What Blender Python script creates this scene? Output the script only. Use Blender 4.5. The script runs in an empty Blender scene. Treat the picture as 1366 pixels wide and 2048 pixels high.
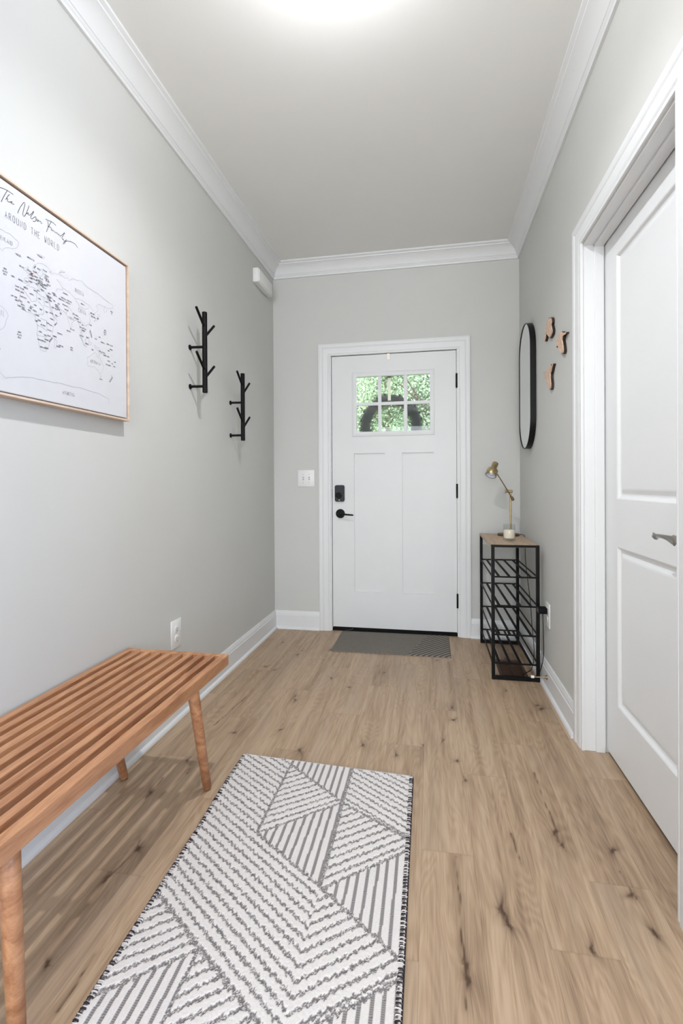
import bpy, bmesh, math, random
import numpy as np
from mathutils import Vector, Matrix
random.seed(7); rng = np.random.default_rng(11)
S = bpy.context.scene; COL = S.collection
PI = math.pi

# ------------------------------------------------------------------ camera
F, CY, YAW, PITCH, ROLL = 959.27, 972.61, -0.1841, -0.0032, -0.0055
fw = Vector((math.sin(YAW)*math.cos(PITCH), math.cos(YAW)*math.cos(PITCH), math.sin(PITCH)))
rt = Vector((math.cos(YAW), -math.sin(YAW), 0)); up = rt.cross(fw)
cr, sr = math.cos(ROLL), math.sin(ROLL)
rt2 = rt*cr + up*sr; up2 = -rt*sr + up*cr
cam = bpy.data.cameras.new('camera'); co = bpy.data.objects.new('camera', cam); COL.objects.link(co)
M = Matrix((rt2, up2, -fw)).transposed().to_4x4(); M.translation = Vector((1.1692, 0, 1.0814))
co.matrix_world = M
cam.sensor_width = 36; cam.lens = F/2048*36; cam.shift_y = (CY-1024)/2048; cam.clip_start = .02
S.camera = co

# ------------------------------------------------------------------ world, lights, exposure
S.view_settings.view_transform = 'Standard'; S.view_settings.look = 'None'
S.view_settings.gamma = 1; S.view_settings.use_curve_mapping = False
S.view_settings.exposure = -.04
wd = bpy.data.worlds.new('sky'); S.world = wd; wd.use_nodes = True
wd.cycles.sampling_method = 'NONE'; nt = wd.node_tree; bg = nt.nodes['Background']
bg.inputs[0].default_value = (.92, .95, 1, 1); bg.inputs[1].default_value = 4.6

def area(name, loc, rot, sx, sy, power, color):
    l = bpy.data.lights.new(name, 'AREA'); l.shape = 'RECTANGLE'; l.size = sx; l.size_y = sy
    l.energy = power; l.color = color
    o = bpy.data.objects.new(name, l); COL.objects.link(o); o.location = loc; o.rotation_euler = rot
    return o
# right window daylight; rear window boosted as fill; left fill light added
area('window_daylight', (5.45, -1.6, 1.35), (0, PI/2, 0), 1.7, 2.4, 72, (.06, .34, 1))
area('rear_window_fill', (1.3, -3.95, 1.5), (PI/2, 0, 0), 2.6, 1.8, 102, (.95, .98, 1))  # fill sent along the hall to even out the falloff
area('left_fill_light', (-3.95, -2.3, 1.45), (0, -PI/2, 0), 1.9, 2.2, 560, (.87, .93, 1))  # added fill that brightens the right wall and closet door
SPOT = 4.0; BULB = 18.5          # added downlight's strength relative to the bulb; bulb watts

# ------------------------------------------------------------------ helpers
def tag(o, label=None, cat=None, group=None, kind=None):
    if label: o['label'] = label
    if cat: o['category'] = cat
    if group: o['group'] = group
    if kind: o['kind'] = kind
    return o
def empty(name, loc, label=None, cat=None, group=None, kind=None):
    o = bpy.data.objects.new(name, None); o.empty_display_size = .05; COL.objects.link(o); o.location = loc
    return tag(o, label, cat, group, kind)
def nmat(name):
    m = bpy.data.materials.new(name); m.use_nodes = True
    return m, m.node_tree, m.node_tree.nodes['Principled BSDF']
def setin(b, k, v):
    if k in b.inputs: b.inputs[k].default_value = v
def lin(c):
    return tuple((x/12.92 if x <= .04045 else ((x+.055)/1.055)**2.4) for x in [v/255 for v in c])
def mat(name, rgb, rough=.5, metal=0, var=.06, scale=20, bump=0, bscale=200, spec=.5, srgb=True, stretch=None, coat=0):
    m, t, b = nmat(name); N = t.nodes; L = t.links
    c = lin(rgb) if srgb else rgb
    tc = N.new('ShaderNodeTexCoord'); mp = N.new('ShaderNodeMapping')
    if stretch: mp.inputs['Scale'].default_value = stretch
    L.new(tc.outputs['Object'], mp.inputs[0])
    no = N.new('ShaderNodeTexNoise'); no.inputs['Scale'].default_value = scale; no.inputs['Detail'].default_value = 4
    L.new(mp.outputs[0], no.inputs['Vector'])
    r = N.new('ShaderNodeValToRGB')
    r.color_ramp.elements[0].position = .3; r.color_ramp.elements[1].position = .7
    r.color_ramp.elements[0].color = (*[v*(1-var) for v in c], 1); r.color_ramp.elements[1].color = (*[min(1, v*(1+var)) for v in c], 1)
    L.new(no.outputs[0], r.inputs[0]); L.new(r.outputs[0], b.inputs['Base Color'])
    b.inputs['Roughness'].default_value = rough; b.inputs['Metallic'].default_value = metal
    setin(b, 'Specular IOR Level', spec); setin(b, 'Coat Weight', coat)
    if bump:
        n2 = N.new('ShaderNodeTexNoise'); n2.inputs['Scale'].default_value = bscale; n2.inputs['Detail'].default_value = 3
        L.new(tc.outputs['Object'], n2.inputs['Vector'])
        bp = N.new('ShaderNodeBump'); bp.inputs['Strength'].default_value = bump; bp.inputs['Distance'].default_value = .002
        L.new(n2.outputs[0], bp.inputs['Height']); L.new(bp.outputs[0], b.inputs['Normal'])
    return m
def vcmat(name, attr='Col', rough=.9, bump=.0):
    m, t, b = nmat(name); a = t.nodes.new('ShaderNodeAttribute'); a.attribute_name = attr
    n = t.nodes.new('ShaderNodeTexNoise'); n.inputs['Scale'].default_value = 500
    tc = t.nodes.new('ShaderNodeTexCoord'); t.links.new(tc.outputs['Object'], n.inputs['Vector'])
    mx = t.nodes.new('ShaderNodeMix'); mx.data_type = 'RGBA'; mx.blend_type = 'MULTIPLY'; mx.inputs[0].default_value = .25
    t.links.new(a.outputs['Color'], mx.inputs[6]); t.links.new(n.outputs['Color'], mx.inputs[7])
    bc = t.nodes.new('ShaderNodeBrightContrast'); bc.inputs['Bright'].default_value = .02
    t.links.new(mx.outputs[2], bc.inputs[0]); t.links.new(bc.outputs[0], b.inputs['Base Color'])
    b.inputs['Roughness'].default_value = rough; setin(b, 'Specular IOR Level', .15)
    return m
def woodmat(name, c1, c2, rough=.45, scale=(30, 2.5, 30), dist=2.0, coat=0):
    m, t, b = nmat(name); N = t.nodes; L = t.links
    tc = N.new('ShaderNodeTexCoord'); mp = N.new('ShaderNodeMapping'); mp.inputs['Scale'].default_value = scale
    L.new(tc.outputs['Object'], mp.inputs[0])
    no = N.new('ShaderNodeTexNoise'); no.inputs['Scale'].default_value = 1; no.inputs['Detail'].default_value = 6
    no.inputs['Distortion'].default_value = dist
    L.new(mp.outputs[0], no.inputs['Vector'])
    mp2 = N.new('ShaderNodeMapping'); mp2.inputs['Scale'].default_value = tuple(s*8 for s in scale)
    L.new(tc.outputs['Object'], mp2.inputs[0])
    n2 = N.new('ShaderNodeTexNoise'); n2.inputs['Scale'].default_value = 1; n2.inputs['Detail'].default_value = 3
    L.new(mp2.outputs[0], n2.inputs['Vector'])
    ad = N.new('ShaderNodeMath'); ad.operation = 'MULTIPLY_ADD'; ad.inputs[1].default_value = .35; L.new(n2.outputs[0], ad.inputs[0]); L.new(no.outputs[0], ad.inputs[2])
    r = N.new('ShaderNodeValToRGB'); r.color_ramp.elements[0].position = .45; r.color_ramp.elements[1].position = .9
    r.color_ramp.elements[0].color = (*lin(c1), 1); r.color_ramp.elements[1].color = (*lin(c2), 1)
    L.new(ad.outputs[0], r.inputs[0]); L.new(r.outputs[0], b.inputs['Base Color'])
    b.inputs['Roughness'].default_value = rough; setin(b, 'Coat Weight', coat)
    return m

class MB:
    """collects shapes into one mesh"""
    def __init__(s): s.bm = bmesh.new()
    def box(s, x0, x1, y0, y1, z0, z1, bev=0, seg=2):
        t = bmesh.new(); v = [t.verts.new(p) for p in [(x0,y0,z0),(x1,y0,z0),(x1,y1,z0),(x0,y1,z0),(x0,y0,z1),(x1,y0,z1),(x1,y1,z1),(x0,y1,z1)]]
        for f in ((0,3,2,1),(4,5,6,7),(0,1,5,4),(1,2,6,5),(2,3,7,6),(3,0,4,7)): t.faces.new([v[i] for i in f])
        if bev: bmesh.ops.bevel(t, geom=t.edges[:], offset=bev, segments=seg, profile=.5, affect='EDGES')
        s._merge(t); return s
    def _merge(s, t, mx=None):
        if mx is not None: bmesh.ops.transform(t, matrix=mx, verts=t.verts[:])
        me = bpy.data.meshes.new('tmp'); t.to_mesh(me); s.bm.from_mesh(me); bpy.data.meshes.remove(me); t.free()
    def lathe(s, prof, p=(0,0,0), axis=(0,0,1), n=32, caps=True):
        """prof: list of (radius, height along axis)"""
        ax = Vector(axis).normalized(); q = ax.to_track_quat('Z', 'Y').to_matrix(); p = Vector(p)
        rings = []
        for r, h in prof:
            rings.append([s.bm.verts.new(p + q @ Vector((max(r, 1e-5)*math.cos(2*PI*i/n), max(r, 1e-5)*math.sin(2*PI*i/n), h))) for i in range(n)])
        for a, b in zip(rings, rings[1:]):
            for i in range(n): s.bm.faces.new((a[i], a[(i+1) % n], b[(i+1) % n], b[i]))
        if caps:
            s.bm.faces.new(rings[0][::-1]); s.bm.faces.new(rings[-1])
        return s
    def cyl(s, a, b, r, r2=None, n=20, bev=0):
        a = Vector(a); b = Vector(b); h = (b-a).length; r2 = r if r2 is None else r2
        pr = [(r-bev, 0), (r, bev), (r2, h-bev), (r2-bev, h)] if bev else [(r, 0), (r2, h)]
        return s.lathe(pr, a, b-a, n)
    def tube(s, pts, r, n=10, closed=False, radii=None):
        pts = [Vector(p) for p in pts]; rings = []; m = len(pts); prev = None
        for i, p in enumerate(pts):
            if closed: d = pts[(i+1) % m] - pts[i-1]
            else: d = pts[min(i+1, m-1)] - pts[max(i-1, 0)]
            d.normalize()
            if prev is None:
                u = d.orthogonal().normalized()
            else:
                u = (prev - d*prev.dot(d)).normalized()
            prev = u; w = d.cross(u); rr = radii[i] if radii else r
            rings.append([s.bm.verts.new(p + (u*math.cos(2*PI*k/n) + w*math.sin(2*PI*k/n))*rr) for k in range(n)])
        rg = rings + ([rings[0]] if closed else [])
        for a, b in zip(rg, rg[1:]):
            for k in range(n): s.bm.faces.new((a[k], a[(k+1) % n], b[(k+1) % n], b[k]))
        if not closed: s.bm.faces.new(rings[0][::-1]); s.bm.faces.new(rings[-1])
        return s
    def prism(s, poly, f, d0, d1):
        """poly 2D outline, f(u,v,w)->point, w from d0 to d1"""
        a = [s.bm.verts.new(f(u, v, d0)) for u, v in poly]; b = [s.bm.verts.new(f(u, v, d1)) for u, v in poly]
        n = len(poly); s.bm.faces.new(a[::-1]); s.bm.faces.new(b)
        for i in range(n): s.bm.faces.new((a[i], a[(i+1) % n], b[(i+1) % n], b[i]))
        return s
    def sweep(s, path, prof, f, closed=False, side=1):
        """2D path swept with prof of (offset to the left side*, height); mitred; f(u,v,w)->3D"""
        P = [Vector(p) for p in path]; n = len(P); rows = []
        for i in range(n):
            d0 = (P[i]-P[i-1]).normalized() if (i > 0 or closed) else None
            d1 = (P[(i+1) % n]-P[i]).normalized() if (i < n-1 or closed) else None
            if d0 is None: d0 = d1
            if d1 is None: d1 = d0
            n0 = Vector((-d0.y, d0.x))*side; n1 = Vector((-d1.y, d1.x))*side
            mt = (n0+n1); mt = mt/ (1+n0.dot(n1))
            rows.append([s.bm.verts.new(f(*(P[i]+mt*u), w)) for u, w in prof])
        rr = rows + ([rows[0]] if closed else [])
        k = len(prof)
        for a, b in zip(rr, rr[1:]):
            for j in range(k): s.bm.faces.new((a[j], a[(j+1) % k], b[(j+1) % k], b[j]))
        if not closed: s.bm.faces.new(rows[0][::-1]); s.bm.faces.new(rows[-1])
        return s
    def build(s, name, m, parent=None, smooth=None, **kw):
        bmesh.ops.recalc_face_normals(s.bm, faces=s.bm.faces[:])
        me = bpy.data.meshes.new(name); s.bm.to_mesh(me); s.bm.free()
        return link(name, me, m, parent, smooth, **kw)
def link(name, me, m, parent=None, smooth=None, **kw):
    o = bpy.data.objects.new(name, me); COL.objects.link(o); me.materials.append(m)
    if parent is not None:
        o.parent = parent
        p = parent.matrix_basis.inverted(); q = parent.parent
        if q: p = p @ q.matrix_basis.inverted()
        me.transform(p)                      # world-built mesh into the parent's space
    if smooth:
        for pl in me.polygons: pl.use_smooth = True
        me.set_sharp_from_angle(angle=math.radians(smooth))
    return tag(o, **kw)
def struct(mb, name, m, parent=None, smooth=None):
    return mb.build(name, m, parent, smooth, kind=None if parent else 'structure')
def copy_tree(o, parent=None):
    c = o.copy(); COL.objects.link(c); c.parent = parent
    for ch in list(o.children): copy_tree(ch, c)
    return c
XYZ = lambda u, v, w: (u, v, w)

# ------------------------------------------------------------------ materials
wall_m = mat('wall_paint', (203, 203, 199), .75, var=.012, scale=3, bump=.05, bscale=350, spec=.25)
ceil_m = mat('ceiling_paint', (236, 236, 233), .85, var=.01, scale=3, bump=.05, bscale=300, spec=.2)
trim_m = mat('trim_paint', (224, 225, 225), .38, var=.01, scale=4, spec=.4)
door_m = mat('door_paint', (222, 223, 223), .42, var=.012, scale=5, spec=.4, bump=.04, bscale=120)
black_m = mat('black_metal', (9, 8, 8), .5, 0, var=.15, spec=.2)
hook_m = mat('black_lacquer', (10, 9, 9), .55, var=.2, spec=.18)
plate_m = mat('white_plastic', (232, 232, 230), .35, var=.01)
slot_m = mat('dark_slot', (70, 68, 66), .6, var=.05)
brass_m = mat('brushed_brass', (184, 166, 128), .33, 1, var=.15, scale=60)
darkbrass_m = mat('dark_brass', (112, 92, 66), .4, .8, var=.2)
nickel_m = mat('satin_nickel', (172, 168, 162), .28, 1, var=.05)
rubber_m = mat('black_rubber', (10, 10, 10), .7, var=.2, spec=.2)
teak_m = woodmat('teak_wood', (148, 97, 64), (198, 146, 106), .42, (26, 3, 26), 1.2, .12)
oakframe_m = woodmat('pale_oak', (196, 172, 152), (220, 199, 180), .6, (40, 5, 40), .6)
racktop_m = woodmat('rack_board', (158, 132, 108), (194, 168, 140), .5, (45, 4, 45), 1.0)
canvas_m = mat('white_canvas', (205, 205, 208), .8, var=.01, bump=.1, bscale=900, spec=.1)
ink_m = mat('grey_ink', (108, 107, 113), .8, var=.1)
ink2_m = mat('dark_ink', (70, 68, 75), .8, var=.1)
coast_m = mat('pale_grey_ink', (158, 159, 164), .8, var=.03)
pin_m = mat('red_pin', (150, 50, 62), .4)
sky_glow = None
def glassmat(name, tint=(1, 1, 1), fres=1.45, rough=0.0):
    m, t, b = nmat(name); t.nodes.remove(b); out = t.nodes['Material Output']
    tr = t.nodes.new('ShaderNodeBsdfTransparent'); tr.inputs[0].default_value = (*tint, 1)
    gl = t.nodes.new('ShaderNodeBsdfGlossy'); gl.inputs['Roughness'].default_value = rough
    fr = t.nodes.new('ShaderNodeFresnel'); fr.inputs[0].default_value = fres
    n = t.nodes.new('ShaderNodeTexNoise'); n.inputs['Scale'].default_value = 6
    bp = t.nodes.new('ShaderNodeBump'); bp.inputs['Strength'].default_value = .02; t.links.new(n.outputs[0], bp.inputs['Height']); t.links.new(bp.outputs[0], gl.inputs['Normal'])
    ge = t.nodes.new('ShaderNodeNewGeometry'); m1 = t.nodes.new('ShaderNodeMath'); m1.operation = 'SUBTRACT'; m1.inputs[0].default_value = 1; t.links.new(ge.outputs['Backfacing'], m1.inputs[1])
    m2 = t.nodes.new('ShaderNodeMath'); m2.operation = 'MULTIPLY'; t.links.new(fr.outputs[0], m2.inputs[0]); t.links.new(m1.outputs[0], m2.inputs[1])
    mx = t.nodes.new('ShaderNodeMixShader'); t.links.new(m2.outputs[0], mx.inputs[0]); t.links.new(tr.outputs[0], mx.inputs[1]); t.links.new(gl.outputs[0], mx.inputs[2])
    t.links.new(mx.outputs[0], out.inputs[0]); return m
pane_m = glassmat('window_glass', (.93, .97, .95), 1.5)
jar_m = glassmat('jar_glass', (.95, .96, .96), 1.35, .02)
def emis(name, rgb, s):
    m, t, b = nmat(name); b.inputs['Base Color'].default_value = (*rgb, 1)
    b.inputs['Emission Color'].default_value = (*rgb, 1); b.inputs['Emission Strength'].default_value = s; return m
mirror_m, _t, _b = nmat('mirror_silver'); _b.inputs['Metallic'].default_value = 1; _b.inputs['Roughness'].default_value = .012; _b.inputs['Base Color'].default_value = (.86, .89, .90, 1)

# ------------------------------------------------------------------ room shell
W, D, H = 1.7762, 3.4871, 2.738
WT = .13
# back wall with the entry door opening
OX0, OX1, OZ = .432, 1.366, 2.045
b = MB(); b.box(-.13, OX0, D, D+WT, 0, H+.1); b.box(OX1, 6.1, D, D+WT, 0, H+.1); b.box(OX0, OX1, D, D+WT, OZ, H+.1)
struct(b, 'wall_back', wall_m)
b = MB(); b.box(-.13, 0, -.3, D, -.0, H+.1); struct(b, 'wall_left', wall_m)
b = MB(); b.box(-4.1, -.13, -.3, -.2, 0, H+.1); struct(b, 'wall_living_left', wall_m)
b = MB(); b.box(-4.1, -4.0, -4.1, -3.4, 0, H+.1); b.box(-4.1, -4.0, -1.2, -.2, 0, H+.1); b.box(-4.1, -4.0, -3.4, -1.2, 0, .5); b.box(-4.1, -4.0, -3.4, -1.2, 2.4, H+.1)
struct(b, 'wall_far_left', wall_m)
# right wall with closet opening (far jamb y=2.088, near jamb y=1.323)
CY0, CY1, CZ = 1.323, 2.088, 2.045
b = MB(); b.box(W, W+WT, CY1, D, 0, H+.1); b.box(W, W+WT, .35, CY0, 0, H+.1); b.box(W, W+WT, CY0, CY1, CZ, H+.1)
struct(b, 'wall_right', wall_m)
# closet behind the door
b = MB(); b.box(W+.75, W+.80, 1.0, 2.4, 0, H); b.box(W+WT, W+.75, 2.35, 2.40, 0, H); b.box(W+WT, W+.75, 1.0, 1.05, 0, H)
struct(b, 'wall_closet', wall_m)
# the living room behind the camera: outer walls with window openings
b = MB(); b.box(5.5, 5.6, -4.1, -2.9, 0, H+.1); b.box(5.5, 5.6, -.3, D, 0, H+.1); b.box(5.5, 5.6, -2.9, -.3, 0, .45); b.box(5.5, 5.6, -2.9, -.3, 2.25, H+.1)
struct(b, 'wall_far_right', wall_m)
b = MB(); b.box(-4.1, 0, -4.1, -4.0, 0, H+.1); b.box(2.6, 5.6, -4.1, -4.0, 0, H+.1); b.box(0, 2.6, -4.1, -4.0, 0, .6); b.box(0, 2.6, -4.1, -4.0, 2.4, H+.1)
struct(b, 'wall_rear', wall_m)
b = MB(); b.box(W+WT, 5.5, .35, .45, 0, H+.1); struct(b, 'wall_living_side', wall_m)
b = MB(); b.box(-4.1, 5.6, -4.1, D, H, H+.12); struct(b, 'ceiling', ceil_m)
g = glassmat('rear_glass', (.9, .95, 1), 1.45)
b = MB(); b.box(5.53, 5.54, -2.9, -.3, .45, 2.25); struct(b, 'window_1', g)
b = MB(); b.box(0, 2.6, -4.06, -4.05, .6, 2.4); struct(b, 'window_2', g)
b = MB(); b.box(-4.06, -4.05, -3.4, -1.2, .5, 2.4); struct(b, 'left_fill_pane', g)  # unseen pane added for the left fill light

# ------------------------------------------------------------------ floor: plank islands with warped grain coordinates
KN = [(.492,2.325,.016),(.48,2.369,.012),(.639,1.889,.02),(.885,1.97,.016),(1.027,1.92,.016),(1.267,2.377,.014),(1.269,2.252,.017),(1.213,2.067,.013),(1.263,1.92,.015),
 (1.684,2.434,.02),(1.672,2.47,.014),(.304,1.29,.024),(1.542,1.578,.018),(1.551,1.527,.014),(1.240,1.107,.019),(1.243,1.074,.014),(1.340,1.267,.024),(1.352,1.227,.018),
 (1.685,1.374,.017),(1.695,1.264,.02),(1.532,1.195,.015),(.322,1.973,.014),(.16,3.162,.013),(.191,1.535,.018),(.198,2.725,.016),(.268,2.683,.012),(.515,3.069,.014),
 (1.69,1.53,.018),(.286,1.18,.017),(.740,2.519,.012),(.509,2.028,.012),(1.130,2.013,.01),(1.287,1.801,.014),(.221,1.743,.016),(.313,.939,.016),(.9,2.75,.012),(1.2,3.0,.012),(.33,2.95,.015),(.62,2.62,.012),(1.62,3.1,.016),(1.55,2.62,.012)]
CRK = [[(1.544,1.893),(1.545,1.761),(1.549,1.636),(1.544,1.536)],[(1.233,1.427),(1.237,1.293),(1.238,1.167),(1.238,1.084),(1.238,1.013)],[(.205,2.02),(.222,2.2),(.24,2.34)],[(.29,1.36),(.30,1.25),(.285,1.16)],[(.19,1.62),(.195,1.5)],[(1.68,1.45),(1.69,1.36)],[(1.41,1.55),(1.415,1.43)],[(.25,1.8),(.262,1.66)],[(.4,.98),(.41,.86)]]
verts = []; faces = []; uv = []; att = []
PW, PL = .15, .9045
offs = {0: 1.437, 1: 1.84, 2: 1.18, 3: 1.40}
i0 = math.floor((-4.0-1.137)/PW)
def fgrid(xa, xb, ya, yb, pid, res):
    nx = max(2, int((xb-xa)/res)+1); ny = max(2, int((yb-ya)/res)+1)
    X, Y = np.meshgrid(np.linspace(xa, xb, nx), np.linspace(ya, yb, ny))
    base = sum(len(v) for v in verts)
    gx = X.copy(); kn = np.zeros_like(X); hl = np.zeros_like(X)
    for kx, ky, r in KN:
        if not (xa <= kx <= xb): continue
        d = np.sqrt(((X-kx))**2 + ((Y-ky)/2.2)**2)
        gx += (X-kx)/np.maximum(d, .002)*.5*r*np.exp(-(d/(r*1.8))**2)
        ph = 3*kx+7*ky
        th = np.arctan2((Y-ky)/1.7, X-kx); lob = 1+.30*np.sin(2*th+ph*5)+.22*np.sin(3*th+ph*3)+.16*np.sin(7*th+ph*9)
        core = np.sqrt(((X-kx+.003*np.sin(90*(Y-ky)+ph)))**2 + ((Y-ky)/1.7)**2)*lob
        kn += 1.0*np.exp(-(core/(r*.30))**2) + .40*np.exp(-(core/(r*.75))**2)
        hl += np.exp(-(d/(r*3.0))**2)
    for c in CRK:
        if not (xa <= c[0][0] <= xb): continue
        for (ax, ay), (bx, by) in zip(c, c[1:]):
            L2 = (bx-ax)**2+(by-ay)**2
            t = np.clip(((X-ax)*(bx-ax)+(Y-ay)*(by-ay))/L2, 0, 1)
            wv = .0012+.0018*(np.sin(Y*41+ax*90)*.5+.5)*(np.sin(Y*17)*.5+.5); d = np.hypot(X-ax-t*(bx-ax)+.0025*np.sin(Y*60)*np.sin(Y*23), Y-ay-t*(by-ay))
            ii = (c.index((ax, ay))+.0)
            kn = np.maximum(kn, .85*np.exp(-(d/wv)**2)+.15*np.exp(-(d/.008)**2)); hl += .5*np.exp(-(d/.014)**2)
    if res < .1: kn[0, :] += .16; kn[-1, :] += .16
    z = np.zeros_like(X)
    verts.append(np.stack([X, Y, z], -1).reshape(-1, 3))
    idx = base + np.arange(nx*ny).reshape(ny, nx)
    faces.append(np.stack([idx[:-1, :-1], idx[:-1, 1:], idx[1:, 1:], idx[1:, :-1]], -1).reshape(-1, 4))
    eu = np.minimum(X-xa, xb-X); ev = np.minimum(Y-ya, yb-Y)
    att.append(np.stack([gx, Y, np.full_like(X, pid), np.clip(kn, 0, 1.2), hl, X, Y], -1).reshape(-1, 7))
for i in range(i0, i0+70):
    xa = 1.137+PW*i; xb = xa+PW
    if xa > 6: break
    o = offs.get(i, 1.437+((i*0.377) % 1)*PL)
    k0 = math.floor((-4.1-o)/PL)
    for k in range(k0, k0+12):
        ya = o+k*PL; yb = ya+PL
        if ya > D+.15 or yb < -4.1: continue
        if xb < -.13 and ya > -.2: continue
        yb = min(yb, D+.15)
        fine = (yb > .7 and xb > -.1 and xa < 1.95)
        fgrid(xa, xb, ya, yb, float(rng.random()*50), .0042 if fine else .3)
V = np.concatenate(verts); Fc = np.concatenate(faces); A = np.concatenate(att)
me = bpy.data.meshes.new('floor')
me.vertices.add(len(V)); me.vertices.foreach_set('co', V.ravel())
me.loops.add(Fc.size); me.loops.foreach_set('vertex_index', Fc.ravel().astype(np.int32))
me.polygons.add(len(Fc)); me.polygons.foreach_set('loop_start', np.arange(0, Fc.size, 4, dtype=np.int32)); me.polygons.foreach_set('loop_total', np.full(len(Fc), 4, dtype=np.int32))
me.update(calc_edges=True)
a = me.attributes.new('grain', 'FLOAT_VECTOR', 'POINT'); a.data.foreach_set('vector', A[:, :3].ravel().astype(np.float32))
a = me.attributes.new('knot', 'FLOAT_VECTOR', 'POINT'); a.data.foreach_set('vector', np.stack([A[:, 3], A[:, 4], A[:, 2]], -1).ravel().astype(np.float32))
fm, t, bs = nmat('oak_vinyl_plank'); N = t.nodes; L = t.links
def nd(k, **kw):
    n = N.new(k)
    for q, v in kw.items(): setattr(n, q, v)
    return n
at = nd('ShaderNodeAttribute', attribute_name='grain'); ak = nd('ShaderNodeAttribute', attribute_name='knot')
def noise(scale, sc=1, detail=4, dist=0, off=(0, 0, 0)):
    mp = nd('ShaderNodeMapping'); mp.inputs['Scale'].default_value = scale; mp.inputs['Location'].default_value = off
    L.new(at.outputs['Vector'], mp.inputs[0]); n = nd('ShaderNodeTexNoise'); n.inputs['Scale'].default_value = sc
    n.inputs['Detail'].default_value = detail; n.inputs['Distortion'].default_value = dist; L.new(mp.outputs[0], n.inputs['Vector']); return n
def math_(op, a, b, c=None):
    n = nd('ShaderNodeMath', operation=op)
    for i, v in enumerate((a, b, c)):
        if v is None: continue
        if isinstance(v, (int, float)): n.inputs[i].default_value = v
        else: L.new(v, n.inputs[i])
    return n.outputs[0]
nb = noise((22, 1.3, 9), 1, 3, .8)            # broad streaks
nm = noise((110, 4, 9), 1, 4, .6, (3, 1, 0))  # medium grain
nf = noise((520, 14, 9), 1, 2, 0, (9, 4, 2))  # fine pores
# cathedral rings
gxs = nd('ShaderNodeSeparateXYZ'); L.new(at.outputs['Vector'], gxs.inputs[0])
nw = noise((9, 1.1, 9), 1, 2, .3, (1, 7, 5))
ring = math_('SINE', math_('MULTIPLY', nw.outputs[0], 150), 0)
ringm = math_('MULTIPLY', ring, .045)
kx = nd('ShaderNodeSeparateXYZ'); L.new(ak.outputs['Vector'], kx.inputs[0])
v = math_('ADD', math_('MULTIPLY', nb.outputs[0], .70), math_('MULTIPLY', nm.outputs[0], .50))
v = math_('ADD', v, math_('MULTIPLY', nf.outputs[0], .34)); v = math_('ADD', v, ringm)
wn = nd('ShaderNodeTexWhiteNoise', noise_dimensions='1D'); L.new(gxs.outputs[2], wn.inputs['W'])
v = math_('ADD', v, math_('MULTIPLY', math_('SUBTRACT', wn.outputs['Value'], .5), .12))
v = math_('SUBTRACT', v, math_('MULTIPLY', kx.outputs[1], .06))
rp = nd('ShaderNodeValToRGB'); e = rp.color_ramp.elements
e[0].position = .43; e[0].color = (*lin((122, 102, 84)), 1); e[1].position = .94; e[1].color = (*lin((184, 160, 134)), 1)
q = e.new(.62); q.color = (*lin((154, 129, 105)), 1); q = e.new(.77); q.color = (*lin((171, 146, 120)), 1)
L.new(v, rp.inputs[0])
# greyish / reddish drift
nh = noise((7, .9, 9), 1, 2, 0, (5, 5, 5))
tint = nd('ShaderNodeMix', data_type='RGBA'); tint.inputs[6].default_value = (*lin((166, 148, 130)), 1)
rp2 = nd('ShaderNodeValToRGB'); rp2.color_ramp.elements[0].position = .50; rp2.color_ramp.elements[1].position = .72
rp2.color_ramp.elements[1].color = (.5, .5, .5, 1); L.new(nh.outputs[0], rp2.inputs[0])
mxa = nd('ShaderNodeMix', data_type='RGBA'); L.new(rp2.outputs[0], mxa.inputs[0]); L.new(rp.outputs[0], mxa.inputs[6]); mxa.inputs[7].default_value = (*lin((163, 144, 126)), 1)
# knots
mk = nd('ShaderNodeMix', data_type='RGBA'); L.new(math_('MINIMUM', math_('MULTIPLY', kx.outputs[0], math_('ADD', .35, math_('MULTIPLY', nm.outputs[0], 1.1))), .93), mk.inputs[0])
L.new(mxa.outputs[2], mk.inputs[6]); mk.inputs[7].default_value = (*lin((72, 50, 36)), 1)
# joints between planks, straight from the plank grid
tcf = nd('ShaderNodeTexCoord'); sx = nd('ShaderNodeSeparateXYZ'); L.new(tcf.outputs['Object'], sx.inputs[0])
fx = math_('FRACT', math_('DIVIDE', math_('SUBTRACT', sx.outputs[0], 1.137), PW), 0)
ex = math_('LESS_THAN', math_('MINIMUM', fx, math_('SUBTRACT', 1, fx)), .0045)
mj = nd('ShaderNodeMix', data_type='RGBA'); L.new(math_('MULTIPLY', ex, .35), mj.inputs[0]); L.new(mk.outputs[2], mj.inputs[6]); mj.inputs[7].default_value = (*lin((92, 70, 52)), 1)
L.new(mj.outputs[2], bs.inputs['Base Color'])
bs.inputs['Roughness'].default_value = .42; setin(bs, 'Specular IOR Level', .35)
rr = math_('ADD', .36, math_('MULTIPLY', nm.outputs[0], .18)); L.new(rr, bs.inputs['Roughness'])
bp = nd('ShaderNodeBump'); bp.inputs['Strength'].default_value = .12; bp.inputs['Distance'].default_value = .001
L.new(nf.outputs[0], bp.inputs['Height']); L.new(bp.outputs[0], bs.inputs['Normal'])
me.materials.append(fm)
fl = bpy.data.objects.new('floor', me); COL.objects.link(fl); fl['kind'] = 'structure'
bb = MB(); bb.box(-4.1, 5.6, -4.1, D+WT, -.08, -.004); o = struct(bb, 'floor_slab', mat('subfloor', (120, 100, 80), .9)); 
fl2 = o; fl2.name = 'floor_base'

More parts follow.
